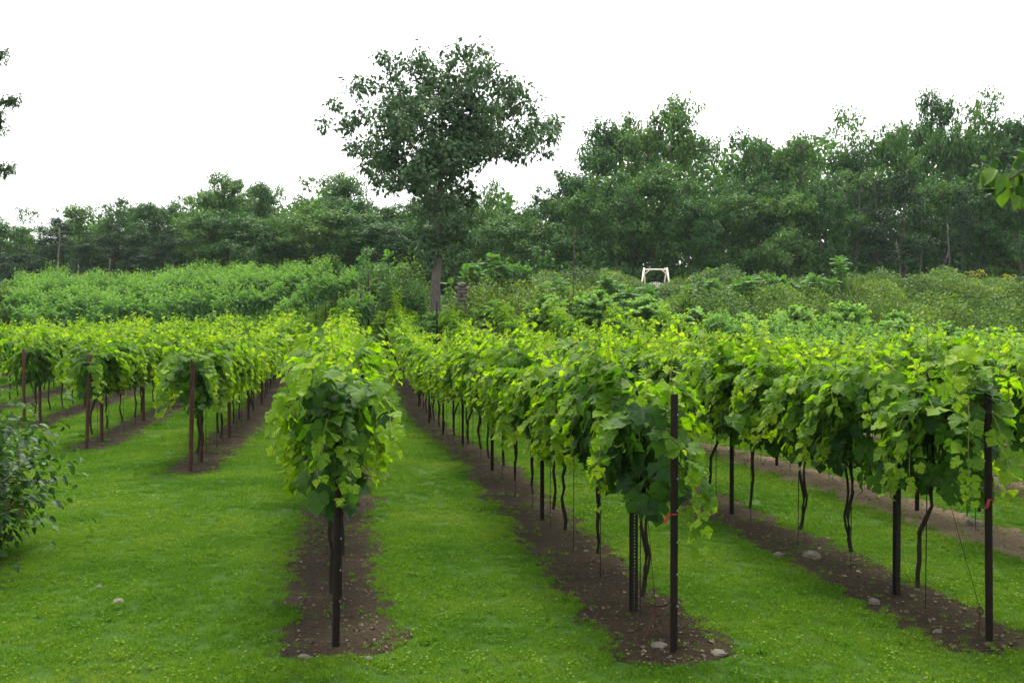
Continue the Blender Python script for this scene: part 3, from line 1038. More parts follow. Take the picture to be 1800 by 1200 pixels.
for k in sorted(START):
    b = MB()
    for zz in (CORDON - 0.03, 1.15):
        ys = np.linspace(START[k], FAR_END[k], 28)
        xs = (row_s(k) - RN[1] * ys) / RN[0]
        b.tube(np.column_stack([xs + 0.03, ys, ground(xs, ys) + zz]), 0.0022, 4, cap=False)
        if k > 2 or k < -2:
            break
    o = b.build('trellis_wire', M['wire'])
    tag(o, f'thin trellis wire of the {ROWNAME[k][0]}', 'wire', 'trellis wires')

# ground anchors with their guy wires
for k, lean, lab in ((1, 0.10, 'rusty anchor rod with a wire loop beside the front post right of the alley'), (2, 0.015, 'short rusty anchor rod beside the right-edge post')):
    px, py = ((1135, 1128), (1724, 1118))[k - 1]
    Y = CAM_H * F / (py - HOR)
    x = px2x(px, Y)
    t = thing('ground_anchor', lab, 'anchor', (x, Y, 0))
    b = MB()
    hgt = 0.22 if k == 1 else 0.17
    b.tube([(-0.01, 0, -0.03), (0.0, 0, 0), (lean * 0.4, 0, hgt * 0.5), (lean * 0.75, 0, hgt)], [0.016, 0.011, 0.010, 0.010], 7)
    b.build('rod', M['red_rust'], t, True)
    b = MB()
    a = np.linspace(0, 2 * np.pi, 13)
    c = np.array([lean * 0.8, 0, hgt + 0.022])
    b.tube(c + np.column_stack([np.cos(a) * 0.02, np.sin(a) * 0.01, np.sin(a) * 0.024]), 0.007, 6, cap=False)
    b.build('eye_loop', M['red_rust'], t, True)
    b = MB()
    if k == 1:
        a = np.linspace(3.5, 6.4, 10)
        b.tube(c + np.column_stack([np.cos(a) * 0.085 + 0.02, np.sin(a) * 0.03, np.sin(a) * 0.03 + 0.06]), 0.006, 5)
    ex, ey = on_row(k, START[k] + 0.9)
    b.tube([c, (ex - x, ey - Y, 1.72)], 0.0022, 4)
    b.build('guy_wire', M['dark_steel'], t, True)
# orange ribbons tied to the front posts
for k, dx, dz, lab in ((1, -0.05, 1.02, 'red ribbon tied to the front post right of the grass alley'), (2, -0.03, 1.08, 'orange-red ribbon on the post at the right edge')):
    x, y = on_row(k, START[k])
    t = thing('marker_ribbon', lab, 'ribbon', (x, y, dz), 0)
    b = MB()
    a = np.linspace(0, 2 * np.pi, 13)
    ring = np.column_stack([np.cos(a) * 0.036, np.sin(a) * 0.036, np.zeros(13)])
    v = np.vstack([ring, ring + (0, 0, 0.010)])
    b.add(v, [(i, i + 1, i + 14, i + 13) for i in range(12)])
    b.build('band', M['ribbon'], t, True)
    b = MB()
    v = []
    for i in range(6):
        f = i / 5
        cx, cz = dx * (0.9 + 0.7 * f), -0.075 * f + 0.01
        v += [(cx - 0.012, -0.032 - 0.006 * math.sin(f * 5), cz), (cx + 0.014, -0.036 + 0.005 * math.sin(f * 7), cz + 0.004)]
    b.add(v, [(2 * i, 2 * i + 1, 2 * i + 3, 2 * i + 2) for i in range(5)])
    b.build('tail', M['ribbon'], t, True)

# ------------------------------------------------------------------ stones


def stone_mesh(seed, sx, sy, sz, mat):
    r = np.random.default_rng(seed)
    nu, nv_ = 9, 6
    V = []
    for i in range(nv_ + 1):
        th = math.pi * i / nv_
        for j in range(nu):
            ph = 2 * math.pi * j / nu
            p = np.array([math.sin(th) * math.cos(ph), math.sin(th) * math.sin(ph), math.cos(th)])
            p = np.sign(p) * np.abs(p) ** 0.75
            p *= 1 + 0.16 * (vnoise(np.array([p[0] * 1.7 + seed * 3.1]), np.array([p[1] * 1.7 + p[2] * 2.3]), seed)[0] - 0.5) * 2
            V.append(p * (sx / 2, sy / 2, sz / 2))
    Q = [(i * nu + j, (i + 1) * nu + j, (i + 1) * nu + (j + 1) % nu, i * nu + (j + 1) % nu) for i in range(nv_) for j in range(nu)]
    b = MB(); b.add(V, Q)
    return b.mesh('stone', mat)


for i, (px, py, sx, sz, mt, lab) in enumerate((
        (205, 1061, 0.13, 0.03, 'stone', 'flat pale stone set in the grass at lower left'),
        (172, 1035, 0.06, 0.025, 'stone', 'small pale stone in the grass above the flat stone'),
        (1430, 982, 0.20, 0.07, 'dark_stone', 'dark rounded rock lying beside a vine trunk on the right'),
        (532, 1160, 0.10, 0.03, 'stone', 'pale flat stone at the front left corner of the soil strip'),
        (646, 1163, 0.07, 0.03, 'stone', 'small pale stone at the front edge of the lone post soil'),
        (1265, 1153, 0.13, 0.03, 'stone', 'pale stone chip in front of the row right of the alley'),
        (1160, 1140, 0.13, 0.035, 'dark_stone', 'grey stone at the foot of the front post right of the alley'),
        (1030, 972, 0.08, 0.03, 'stone', 'small pinkish stone by a trunk right of the alley'),
        (1652, 1115, 0.06, 0.03, 'stone', 'small pale stone between the right-edge post and its row'),
        (1370, 980, 0.12, 0.05, 'dark_stone', 'small dark clod just left of the rounded rock'),
        (1540, 1064, 0.10, 0.05, 'dark_stone', 'dark clod of earth near the channel post on the right'),
        (1715, 925, 0.20, 0.08, 'dark_stone', 'dark rock on the pale mulch strip at the right'))):
    Y = CAM_H * F / (py - HOR)
    o = link('stone', stone_mesh(i, sx, sx * 0.75, sz * 1.6, M[mt]), None, (px2x(px, Y), Y, sz * 0.25), random.uniform(0, 3))
    tag(o, lab, 'stone', 'stones lying on the ground')
# stacked field stones beside the big tree
t = thing('stone_stack', 'stack of grey field stones half hidden in brush right of the big tree', 'stones', (px2x(812, 55), 55, gz(px2x(812, 55), 55)))
base = CAM_H + (HOR - 527) / F * 55 - gz(px2x(812, 55), 55)
zz = 0.0
j = 0
while zz < base + 0.75:
    hgt = 0.2
    for q in (-1, 1) if j % 2 else (0,):
        link('stone', stone_mesh(50 + j * 3 + q, 0.62 if q == 0 else 0.36, 0.5, 0.24, M['stone'] if j % 3 else M['dark_stone']), t, (q * 0.17, 0, zz + 0.1), j * 0.7)
    zz += hgt
    j += 1

# ------------------------------------------------------------------ bramble bush at the left edge


def bush(name, label, x, y, rx, ry, h, nleaf, size, mat, tmpl, cat='bush', group=None, seed=0, single=0, canes=24, low=3):
    r = np.random.default_rng(seed)
    t = thing(name, label, cat, (x, y, gz(x, y)), 0, group)
    b = MB()
    tips = []
    for i in range(canes):
        a = r.uniform(0, 6.28); q = math.sqrt(r.uniform(0.05, 1))
        e = np.array([math.cos(a) * rx * q, math.sin(a) * ry * q, h * math.sqrt(max(0.05, 1 - 0.75 * q * q)) * (r.uniform(0.75, 1.05) if i % 3 else r.uniform(0.08, 0.6))])
        s = e * (0.15, 0.15, 0)
        m = (s + e) / 2 + np.array([0, 0, h * 0.22])
        u = np.linspace(0, 1, 9)[:, None]
        p = s * (1 - u) ** 2 + 2 * m * u * (1 - u) + e * u ** 2
        b.tube(p, np.linspace(0.010, 0.003, 9), 5, cap=False)
        tips.append(p)
    b.build('canes', M['dark_bark'], t)
    tips = np.array(tips)
    pos = tips[r.integers(0, canes, nleaf), r.integers(low, 9, nleaf)] + r.normal(0, 1, (nleaf, 3)) * (rx * 0.16, ry * 0.16, h * 0.10)
    pos[:, 2] = np.clip(pos[:, 2], 0.02, None)
    out = unit(pos - np.array([0, 0, h * 0.35]))
    R = frame(out * 0.7 + np.array([0, 0, -0.45]) + r.normal(0, 0.4, (nleaf, 3)), out * 0.6 + np.array([0, 0, 0.7]) + r.normal(0, 0.4, (nleaf, 3)))
    sz = size * r.uniform(0.65, 1.25, nleaf)
    tn = np.clip(r.normal(0.45, 0.22, nleaf), 0, 1)
    order = np.argsort(-(out[:, 0] * 0.5 - out[:, 1] + (pos[:, 2] / h) + 0.8 * np.linalg.norm(pos / (rx, ry, h), axis=1)))
    if single:
        from mathutils import Matrix
        meshes = []
        for q in range(5):
            bb = MB(); bb.leaves(tmpl, np.zeros((1, 3)), np.eye(3)[None], np.ones(1), np.array([0.1 + 0.2 * q]))
            meshes.append(bb.mesh('leaf', mat))
        for q in order[:single]:
            lo = link('leaf', meshes[min(4, int(tn[q] * 5))], t)
            mt = Matrix(R[q].tolist()).to_4x4(); mt.translation = pos[q].tolist()
            lo.matrix_local = mt @ Matrix.Diagonal((*([float(sz[q])] * 3), 1))
    rest = order[single:]
    bb = MB(); bb.leaves(tmpl, pos[rest], R[rest], sz[rest], tn[rest])
    f = bb.build('foliage', mat, t)
    f['kind'] = 'stuff'
    return t


bb_ = bush('bramble_bush', 'dense bramble bush with dark berries at the left edge of the lawn', -5.85, 9.9, 1.45, 1.4, 1.85, 8500, 0.088, M['bramble'], OVATE, single=280, seed=3, canes=70, low=1)
b = MB()
r = np.random.default_rng(8)
ico = np.array([(0, 0, 1), (0, 0, -1), (1, 0, 0), (-1, 0, 0), (0, 1, 0), (0, -1, 0)], float)
icf = np.array([(0, 2, 4), (0, 4, 3), (0, 3, 5), (0, 5, 2), (1, 4, 2), (1, 3, 4), (1, 5, 3), (1, 2, 5)])
for i in range(26):
    c = np.array([0.75 + r.uniform(-0.3, 0.45), r.uniform(-0.9, 0.1), r.uniform(0.5, 1.3)])
    for q in range(r.integers(4, 9)):
        b.add(ico * 0.011 + c + r.normal(0, 0.028, 3), icf)
f = b.build('berries', M['redberry'], bb_)
f['kind'] = 'stuff'

# ------------------------------------------------------------------ trees


def lobes_tree(name_parent, lobes, base, leafmat, barkmat, seed, leaf=0.22, dens=1.0, trunk_r=0.3, tmpl=QUADL, fork=0.3, squash=0.85, twigs=True, trunk_top=None, clump=0.33, per=20, kmin=3):
    """crown made of leaf clumps gathered in lobes (x, y, z, r), each lobe carried by a limb from the trunk. Returns trunk and crown meshes"""
    r = np.random.default_rng(seed)
    L = np.array(lobes, float)
    base = np.array(base, float)
    zmin, zmax = L[:, 2].min(), L[:, 2].max()
    H = (trunk_top if trunk_top else zmin + 0.72 * (zmax - zmin)) - base[2]
    wb = MB()
    n = 12
    t = np.linspace(0, 1, n)
    cx, cy = np.average(L[:, 0], weights=L[:, 3]), np.average(L[:, 1], weights=L[:, 3])
    wv = np.cumsum(r.normal(0, 0.012 * H, (n, 2)), 0) * 0.5
    wv -= wv[0]
    tp = np.column_stack([base[0] + (cx - base[0]) * t ** 1.6 + wv[:, 0], base[1] + (cy - base[1]) * t ** 1.6 + wv[:, 1], base[2] + H * t])
    tr = trunk_r * (1 - 0.86 * t) + trunk_r * 0.35 * np.exp(-t * 30)
    wb.tube(tp, tr, 9)
    C, N = [], []
    lb = MB()
    i0 = int(fork * (n - 1))
    nodes = [tp[i] for i in range(i0, n)]
    nrad = [tr[i] * 0.62 for i in range(i0, n)]
    order = np.argsort(np.linalg.norm((L[:, :3] - tp[i0]) * np.array([1, 1, 0.8]), axis=1))
    for (x, y, z, rr) in L[order]:
        e = np.array([x, y, z])
        nd = np.array(nodes)
        df = e - nd
        cost = np.linalg.norm(df, axis=1) + 1.6 * np.clip(0.35 * np.linalg.norm(df[:, :2], axis=1) - df[:, 2], 0, None)
        i = int(np.argmin(cost))
        s = nd[i]
        m = (s + e) / 2 + np.array([0, 0, -0.06 * np.linalg.norm(e[:2] - s[:2])])
        u = np.linspace(0, 1, 7)[:, None]
        p = s * (1 - u) ** 2 + 2 * m * u * (1 - u) + e * u ** 2
        p[1:-1] += r.normal(0, 0.03 * np.linalg.norm(e - s), (5, 3)) * 0.6
        ra = min(nrad[i], trunk_r * 0.5)
        rads = np.linspace(ra, max(ra * 0.45, 0.02), 7)
        lb.tube(p, rads, 6, cap=False)
        nodes += [p[3], p[5], p[6]]
        nrad += [rads[3] * 0.75, rads[5] * 0.75, rads[6]]
        k = max(kmin, int(dens * 14 * rr ** 2 + 2))
        d = unit(r.normal(0, 1, (k, 3)))
        d[:, 2] = d[:, 2] * 0.8 + 0.22
        q = rr * r.uniform(0.25, 1.0, k) ** 0.45
        c = e + d * q[:, None] * np.array([1, 1, squash])
        if twigs:
            for j in range(0, k, 3):
                lb.tube([e + (c[j] - e) * 0.1, (e + c[j]) / 2 + r.normal(0, 0.08, 3), c[j]], [0.028, 0.02, 0.008], 4, cap=False)
        C.append(c)
        N.append(unit(d * 0.6 + unit(c - np.array([cx, cy, (zmin + zmax) / 2 - 1])) * 0.6))
    C = np.vstack(C); N = np.vstack(N)
    k = len(C)
    cr = clump * r.uniform(0.6, 1.35, k)
    idx = np.repeat(np.arange(k), per)
    pos = C[idx] + unit(r.normal(0, 1, (k * per, 3))) * (cr[idx] * r.uniform(0.2, 1, k * per) ** 0.5)[:, None]
    out = unit(pos - C[idx])
    tip = out * 0.7 + np.array([0, 0, -0.55]) + r.normal(0, 0.4, pos.shape)
    nrm = N[idx] * 0.8 + out * 0.5 + np.array([0, 0, 0.5]) + r.normal(0, 0.3, pos.shape)
    tint = np.clip(0.5 + r.normal(0, 0.13, k)[idx] + r.normal(0, 0.15, len(idx)), 0, 1)
    cb_ = MB()
    cb_.leaves(tmpl, pos, frame(tip, nrm), leaf * r.uniform(0.6, 1.3, len(pos)), tint)
    return wb.mesh('trunk', barkmat, smooth=True), cb_.mesh('crown', leafmat), lb.mesh('branches', barkmat, smooth=True)


def tree_parts(t, tm, cm, lm):
    link('trunk', tm, t)
    link('crown', cm, t)
    link('branches', lm, t)['kind'] = 'stuff'


# the big solitary tree
BT_Y = 52.0
S_ = BT_Y / F
lob = []
r = np.random.default_rng(21)
for px, py, pr in ((606, 200, 22), (638, 232, 30), (655, 165, 30), (640, 200, 18), (692, 122, 34), (705, 180, 40), (745, 105, 38), (775, 150, 52), (820, 112, 40), (857, 92, 10), (868, 155, 46),
                   (905, 130, 24), (920, 185, 36), (957, 203, 30), (980, 200, 14), (943, 240, 32), (890, 220, 48), (830, 230, 56), (770, 235, 60), (700, 250, 46), (645, 275, 36), (608, 232, 12),
                   (690, 310, 34), (655, 305, 24), (760, 320, 48), (830, 290, 40), (868, 262, 30), (958, 262, 16), (970, 228, 16), (772, 375, 38), (800, 350, 32), (745, 360, 28), (752, 410, 20), (780, 410, 24),
                   (585, 215, 13), (600, 178, 13), (720, 335, 30), (815, 330, 30), (700, 285, 36), (770, 290, 52), (722, 290, 40), (810, 190, 50), (735, 205, 46), (850, 205, 45), (795, 392, 28), (762, 440, 16), (788, 436, 14), (670, 285, 34), (925, 225, 30), (905, 250, 26), (758, 452, 16), (776, 462, 14), (792, 425, 22), (744, 428, 18), (812, 405, 16)):
    py += 18 if py < 250 else 8 if py < 330 else 0
    x, y, z = at(px, py, BT_Y)
    rx = abs(px - 780) / 210
    rz_ = abs(py - 230) / 170
    dep = 4.6 * math.sqrt(max(0.02, 1 - min(1, rx * rx + rz_ * rz_)))
    for rep in range(2 if pr > 38 else 1):
        lob.append((x + r.normal(0, 0.15) * rep, y + r.uniform(-dep, dep), z + r.normal(0, 0.15) * rep, pr * S_ * (1.0 if rep == 0 else 0.9)))
bx, by = px2x(762, BT_Y), BT_Y
tm, cm, lm = lobes_tree('big', lob, (bx, by, gz(bx, by) - 0.1), M['oak'], M['bark'], 5, leaf=0.27, dens=0.8, trunk_r=0.33, clump=0.36, per=22, fork=0.42, trunk_top=13.5)
t = thing('broad_tree', 'tall solitary broad-crowned tree with grey trunk above the vineyard', 'tree', (0, 0, 0))
tree_parts(t, tm, cm, lm)
# broken stub on its trunk
b = MB()
b.tube([at(762, 470, BT_Y), at(757, 448, BT_Y - .2), at(756, 437, BT_Y - .3)], [0.16, 0.13, 0.10], 7)
b.build('broken_limb', M['bark'], t, True)

# woodland trees: normalised shapes (height 10), scaled to their place


def make_shape(kind, seed):
    r = np.random.default_rng(seed)
    lob = []
    if kind == 'round':
        for i in range(24):
            z = r.uniform(0.7, 8.8)
            w = 3.0 * math.sqrt(max(0.2, 1 - ((z - 4.6) / 5.2) ** 2))
            a = i * 2.4 + r.uniform(-.4, .4); q = w * r.uniform(0.55, 0.95)
            lob.append((math.cos(a) * q, math.sin(a) * q, z, r.uniform(0.8, 1.5)))
        lob += [(0, 0, 6, 1.5), (0, 0, 8, 1.2), (r.normal(0, .6), r.normal(0, .6), 9.1, 0.8)]
        return lobes_tree('x', lob, (0, 0, 0), M['wood_a'], M['dark_bark'], seed, 0.24, 1.25, 0.22, clump=0.30, per=17, squash=0.7)
    if kind == 'tall':
        for i in range(20):
            z = r.uniform(3.0, 9.3)
            w = 2.1 * (0.55 + 0.45 * math.sin((z - 2.5) / 7 * math.pi))
            a = r.uniform(0, 6.28); q = w * r.uniform(0.3, 1.0)
            lob.append((math.cos(a) * q, math.sin(a) * q, z, r.uniform(0.7, 1.25)))
        lob += [(0, 0, 7.5, 1.0), (r.normal(0, .4), 0, 9.3, 0.6), (r.normal(0, .9), 0, 8.9, 0.5)]
        return lobes_tree('x', lob, (0, 0, 0), M['wood_a'], M['dark_bark'], seed, 0.22, 1.25, 0.20, clump=0.30, per=16, squash=0.75)
    if kind == 'airy':
        for i in range(17):
            z = r.uniform(2.0, 9.1)
            w = 2.3 * (0.5 + 0.5 * math.sin((z - 2) / 7.6 * math.pi))
            a = r.uniform(0, 6.28); q = w * r.uniform(0.4, 1.0)
            lob.append((math.cos(a) * q, math.sin(a) * q, z, r.uniform(0.7, 1.15)))
        return lobes_tree('x', lob, (0, 0, 0), M['wood_b'], M['dark_bark'], seed, 0.22, 1.05, 0.15, clump=0.30, per=14)
    if kind == 'cedar':
        for i in range(34):
            z = r.uniform(1.8, 9.6)
            w = 2.3 * (1 - (z / 10.2)) ** 0.75 + 0.1
            a = r.uniform(0, 6.28); q = w * r.uniform(0.2, 1.0)
            lob.append((math.cos(a) * q, math.sin(a) * q, z, 0.35 + 0.35 * (1 - z / 10)))
        lob.append((0, 0, 9.7, 0.2))
        return lobes_tree('x', lob, (0, 0, 0), M['cedar'], M['dark_bark'], seed, 0.22, 3.4, 0.13, tmpl=LONGL, clump=0.26, per=15, twigs=False, trunk_top=9.3)
    if kind == 'slim':
        for i in range(15):
            z = r.uniform(4.5, 9.6)
            a = r.uniform(0, 6.28); q = r.uniform(0.2, 1.3)
            lob.append((math.cos(a) * q, math.sin(a) * q, z, r.uniform(0.25, 0.5)))
        return lobes_tree('x', lob, (0, 0, 0), M['wood_b'], M['pale_bark'], seed, 0.17, 2.0, 0.10, clump=0.25, per=13, trunk_top=9.4)


SH = {'round': [make_shape('round', s) for s in (1, 2, 3, 4)], 'tall': [make_shape('tall', s) for s in (11, 12, 13)], 'airy': [make_shape('airy', s) for s in (21, 22)],
      'cedar': [make_shape('cedar', s) for s in (31, 32, 33)], 'slim': [make_shape('slim', 41)]}
WID = {'round': 6.6, 'tall': 5.0, 'airy': 5.6, 'cedar': 4.2, 'slim': 2.8}
cnt = {}


def wtree(px, py, Y, wpx, kind, label, name=None, group='woodland trees behind the vineyard'):
    x = px2x(px, Y)
    zb = gz(x, Y) - 0.2
    h = CAM_H + (HOR - py) / F * Y - zb
    i = cnt[kind] = cnt.get(kind, -1) + 1
    tm, cm, lm = SH[kind][i % len(SH[kind])]
    sx = wpx / F * Y / WID[kind]
    t = thing(name or {'round': 'broadleaf_tree', 'tall': 'tall_tree', 'airy': 'light_tree', 'cedar': 'cedar_tree', 'slim': 'slender_tree'}[kind], label, 'tree', (x, Y, zb), random.uniform(0, 6.28), group, (sx, sx, h / 10))
    tree_parts(t, tm, cm, lm)
    return t


sky_line = [
    (-60, 380, 98, 130, 'round'), (5, 378, 96, 90, 'round'), (50, 360, 104, 60, 'airy'), (76, 388, 97, 40, 'cedar'), (105, 380, 94, 80, 'cedar'), (135, 358, 102, 90, 'tall'), (170, 350, 106, 70, 'airy'),
    (225, 344, 104, 95, 'round'), (270, 352, 98, 80, 'tall'), (305, 348, 106, 80, 'round'), (335, 330, 102, 90, 'airy'), (385, 298, 100, 90, 'tall'), (430, 312, 104, 100, 'round'), (462, 318, 98, 70, 'tall'),
    (512, 314, 104, 80, 'airy'), (560, 296, 102, 100, 'airy'), (600, 300, 106, 90, 'tall'), (640, 340, 100, 110, 'round'), (700, 355, 104, 110, 'round'), (770, 330, 106, 120, 'round'), (850, 330, 102, 100, 'round'), (890, 300, 98, 90, 'airy'),
    (935, 352, 98, 70, 'round'), (1005, 290, 94, 120, 'round'), (1060, 205, 96, 110, 'tall'), (1110, 188, 98, 110, 'round'), (1182, 168, 96, 120, 'tall'), (1245, 228, 94, 90, 'airy'), (1330, 212, 98, 130, 'round'),
    (1400, 225, 94, 90, 'tall'), (1455, 175, 97, 130, 'airy'), (1500, 240, 92, 90, 'round'), (1565, 205, 94, 110, 'round'), (1630, 150, 98, 90, 'tall'), (1668, 200, 92, 90, 'round'), (1708, 155, 97, 110, 'airy'), (1765, 175, 93, 130, 'round'), (1835, 160, 92, 150, 'round')]
for i, (px, py, Y, w, kind) in enumerate(sky_line):
    kindw = {'round': 'rounded broadleaf tree', 'tall': 'narrow-crowned tree', 'airy': 'loose-leaved tree', 'cedar': 'dark pointed cedar'}[kind]
    lab = {385: 'narrow tree forming the peak of the left woods skyline', 1182: 'tall narrow-crowned tree rising highest above the wooden swing frame', 1630: 'narrow tree forming the highest skyline peak at the right',
           50: 'small feathery tree standing out on the far left skyline', 76: 'small pointed cedar on the far left skyline', 1455: 'loose-leaved tree forming the middle peak of the right woods'}.get(px,
           f'{kindw}, {ordinal(i)} from the left along the woods skyline')
    wtree(px, py, Y, w * 1.25, kind, lab)
lower = [
    (-20, 420, 90, 110, 'cedar'), (40, 430, 88, 90, 'cedar'), (95, 400, 87, 90, 'cedar'), (150, 405, 86, 90, 'cedar'), (200, 385, 88, 110, 'cedar'), (245, 405, 86, 90, 'cedar'), (300, 395, 87, 100, 'cedar'), (345, 375, 90, 90, 'round'),
    (400, 365, 90, 120, 'round'), (450, 380, 88, 110, 'round'), (500, 370, 90, 110, 'round'), (555, 360, 88, 120, 'round'), (610, 360, 90, 120, 'round'), (665, 380, 88, 110, 'round'), (720, 385, 90, 110, 'round'), (830, 390, 88, 110, 'round'),
    (890, 375, 86, 110, 'round'), (950, 370, 84, 110, 'round'), (1020, 330, 84, 120, 'round'), (1085, 300, 82, 120, 'round'), (1150, 280, 82, 150, 'round'), (1210, 320, 80, 110, 'round'), (1270, 320, 82, 130, 'round'),
    (1335, 300, 84, 120, 'round'), (1385, 330, 80, 110, 'round'), (1440, 300, 82, 110, 'round'), (1500, 290, 84, 70, 'slim'), (1540, 310, 84, 110, 'cedar'), (1585, 300, 80, 130, 'cedar'), (1640, 300, 84, 120, 'round'),
    (1690, 330, 80, 90, 'cedar'), (1730, 290, 82, 120, 'round'), (1795, 280, 80, 120, 'round')]
for i, (px, py, Y, w, kind) in enumerate(lower):
    kindw = {'round': 'bushy broadleaf tree', 'cedar': 'dark cedar with bare lower trunk', 'slim': 'slender pale-trunked tree'}[kind]
    lab = 'slender pale-trunked young tree against the dark right woods' if kind == 'slim' else f'{kindw}, {ordinal(i)} from the left along the woods front'
    wtree(px, py, Y, w * 1.2, kind, lab)

# bare pale trunks showing under the woods
for i, (px, py0, py1, Y, lean) in enumerate(((105, 400, 490, 85, 0), (140, 465, 490, 84, 0), (194, 455, 490, 84, 0), (305, 465, 495, 84, 0.1), (367, 470, 500, 84, 0), (372, 470, 500, 85, 0),
                                             (1612, 430, 480, 79, -0.25), (1640, 440, 485, 79, -0.8), (1668, 395, 485, 79, 0.05), (1585, 425, 480, 78, 0.25), (1690, 410, 485, 80, 0))):
    x = px2x(px, Y)
    t = thing('bare_trunk', f'thin pale bare trunk, {ordinal(i)} from the left under the woods', 'tree', (x, Y, gz(x, Y)), 0, 'bare trunks under the woods')
    zt = CAM_H + (HOR - py0) / F * Y - gz(x, Y)
    b = MB()
    zz = np.linspace(-0.2, zt, 8)
    b.tube(np.column_stack([-lean * zz * 0.35 + 0.06 * np.sin(zz * 1.7 + i), 0.05 * np.cos(zz), zz]), np.linspace(0.085, 0.05, 8), 6)
    b.build('trunk', M['pale_bark'], t, True)
    b = MB()
    for q in range(3):
        z0 = zt * random.uniform(0.35, 0.95)
        a = random.uniform(0, 6.28)
        l = random.uniform(0.5, 1.3)
        b.tube([(-lean * z0 * 0.35, 0, z0), (-lean * z0 * .35 + math.cos(a) * l * .6, math.sin(a) * l * .6, z0 + 0.15), (-lean * z0 * .35 + math.cos(a) * l, math.sin(a) * l, z0 + 0.1)], [0.03, 0.02, 0.01], 4)
    b.build('dead_branches', M['pale_bark'], t)

# deep woodland behind, closing the gaps: one far mass
sk = np.array([(p[0], p[1]) for p in sky_line], float)
n = 75000
px = rng.uniform(-120, 1920, n)
Y = rng.uniform(108, 118, n)
ytop = np.interp(px, sk[:, 0], sk[:, 1]) + 26 + 30 * vnoise(px / 22, Y * 0 + 3, 2) + np.where(np.abs(px - 935) < 35, 25, 0)
ytop = np.maximum(ytop, 230 + 0 * px)
py = ytop + (520 - ytop) * rng.uniform(0, 1, n) ** 0.8
pos = np.stack([(px - 900) / F * Y, Y, CAM_H + (HOR - py) / F * Y], -1)
b = MB()
b.leaves(QUADL, pos, frame(rng.normal(0, 1, (n, 3)) + (0, 0, -.4), rng.normal(0, .6, (n, 3)) + (0, -0.5, 0.7)), rng.uniform(0.5, 1.0, n), np.clip(rng.normal(0.4, 0.2, n), 0, 1))
o = b.build('deep_woods', M['wood_a'])
tag(o, 'dark mass of woodland deep behind the front trees', 'woods', kind='stuff')
# undergrowth along the foot of the woods
n = 42000
x = rng.uniform(-55, 55, n)
Y = rng.uniform(79, 92, n)
h = np.where(x < -4, 0.5 + 1.3 * vnoise(x * 0.5, Y * 0.5, 6), 1.6 + 3.0 * vnoise(x * 0.5, Y * 0.5, 6)) * rng.uniform(0, 1, n) ** 0.6
pos = np.stack([x, Y, ground(x, Y) + h], -1)
b = MB()
b.leaves(QUADL, pos, frame(rng.normal(0, 1, (n, 3)) + (0, 0, -.4), rng.normal(0, .6, (n, 3)) + (0, -0.4, 0.7)), rng.uniform(0.22, 0.5, n), np.clip(rng.normal(0.4, 0.2, n), 0, 1))
o = b.build('undergrowth', M['wood_a'])
tag(o, 'dark undergrowth along the foot of the woods', 'undergrowth', kind='stuff')

# ------------------------------------------------------------------ the overgrown bank: one mass of bramble and weeds
n = 190000
x = rng.uniform(-11, 47, n)
Y = 52.2 + 18 * rng.uniform(0, 1, n) ** 1.15
edge = 52.6 + 1.6 * vnoise(x * 0.35, x * 0, 12) + np.where(x < -2, 1.2, 0)
nd = 330
dcx, dcy = rng.uniform(-11, 47, nd), 52.8 + 17.5 * rng.uniform(0, 1, nd)
dr = rng.uniform(0.7, 1.9, nd)
dh = dr * rng.uniform(0.75, 1.15, nd)
dtint = rng.normal(0, 0.17, nd)
hh = np.full(n, 0.22); own = np.full(n, -1)
for j in range(nd):                                        # every bramble is a dome; the surface is their upper hull
    d2 = ((x - dcx[j]) ** 2 + (Y - dcy[j]) ** 2) / dr[j] ** 2
    hj = dh[j] * np.sqrt(np.clip(1 - d2, 0, None))
    m = hj > hh
    hh[m] = hj[m]; own[m] = j
hh = hh * sstep(0, 0.7, Y - edge)
hh = hh * (1 - 0.75 * np.exp(-((x - 9.3) / 1.6) ** 2) * sstep(57, 62, Y))
hh *= 0.85 + 0.35 * vnoise(x * 1.9, Y * 1.9, 8)
keep = (Y > edge)
x, Y, hh, own = x[keep], Y[keep], hh[keep], own[keep]
n = len(x)
u = rng.uniform(0, 1, n) ** 0.25
z = ground(x, Y) + hh * u
ow = np.clip(own, 0, None)
nr = np.stack([(x - dcx[ow]) / dr[ow], (Y - dcy[ow]) / dr[ow], 0.35 + hh / dr[ow]], -1)
nr[own < 0] = (0, -0.2, 1)
nr = unit(nr) + rng.normal(0, 0.3, (n, 3))
az = rng.uniform(0, 6.28, n)
patch = vnoise(x * 0.28, Y * 0.28, 14)
tn = np.clip(0.14 + 0.58 * patch + np.where(own >= 0, dtint[ow], -0.1) + rng.normal(0, 0.13, n), 0, 1)
b = MB()
b.leaves(QUADL, np.stack([x, Y, z], -1), frame(np.stack([np.cos(az), np.sin(az) - 0.4, rng.normal(-0.25, .4, n)], -1), nr), rng.uniform(0.10, 0.24, n), tn)
o = b.build('bank_brambles', M['bank'])
tag(o, 'tangled mass of brambles and weeds covering the bank on the right', 'brambles', kind='stuff')
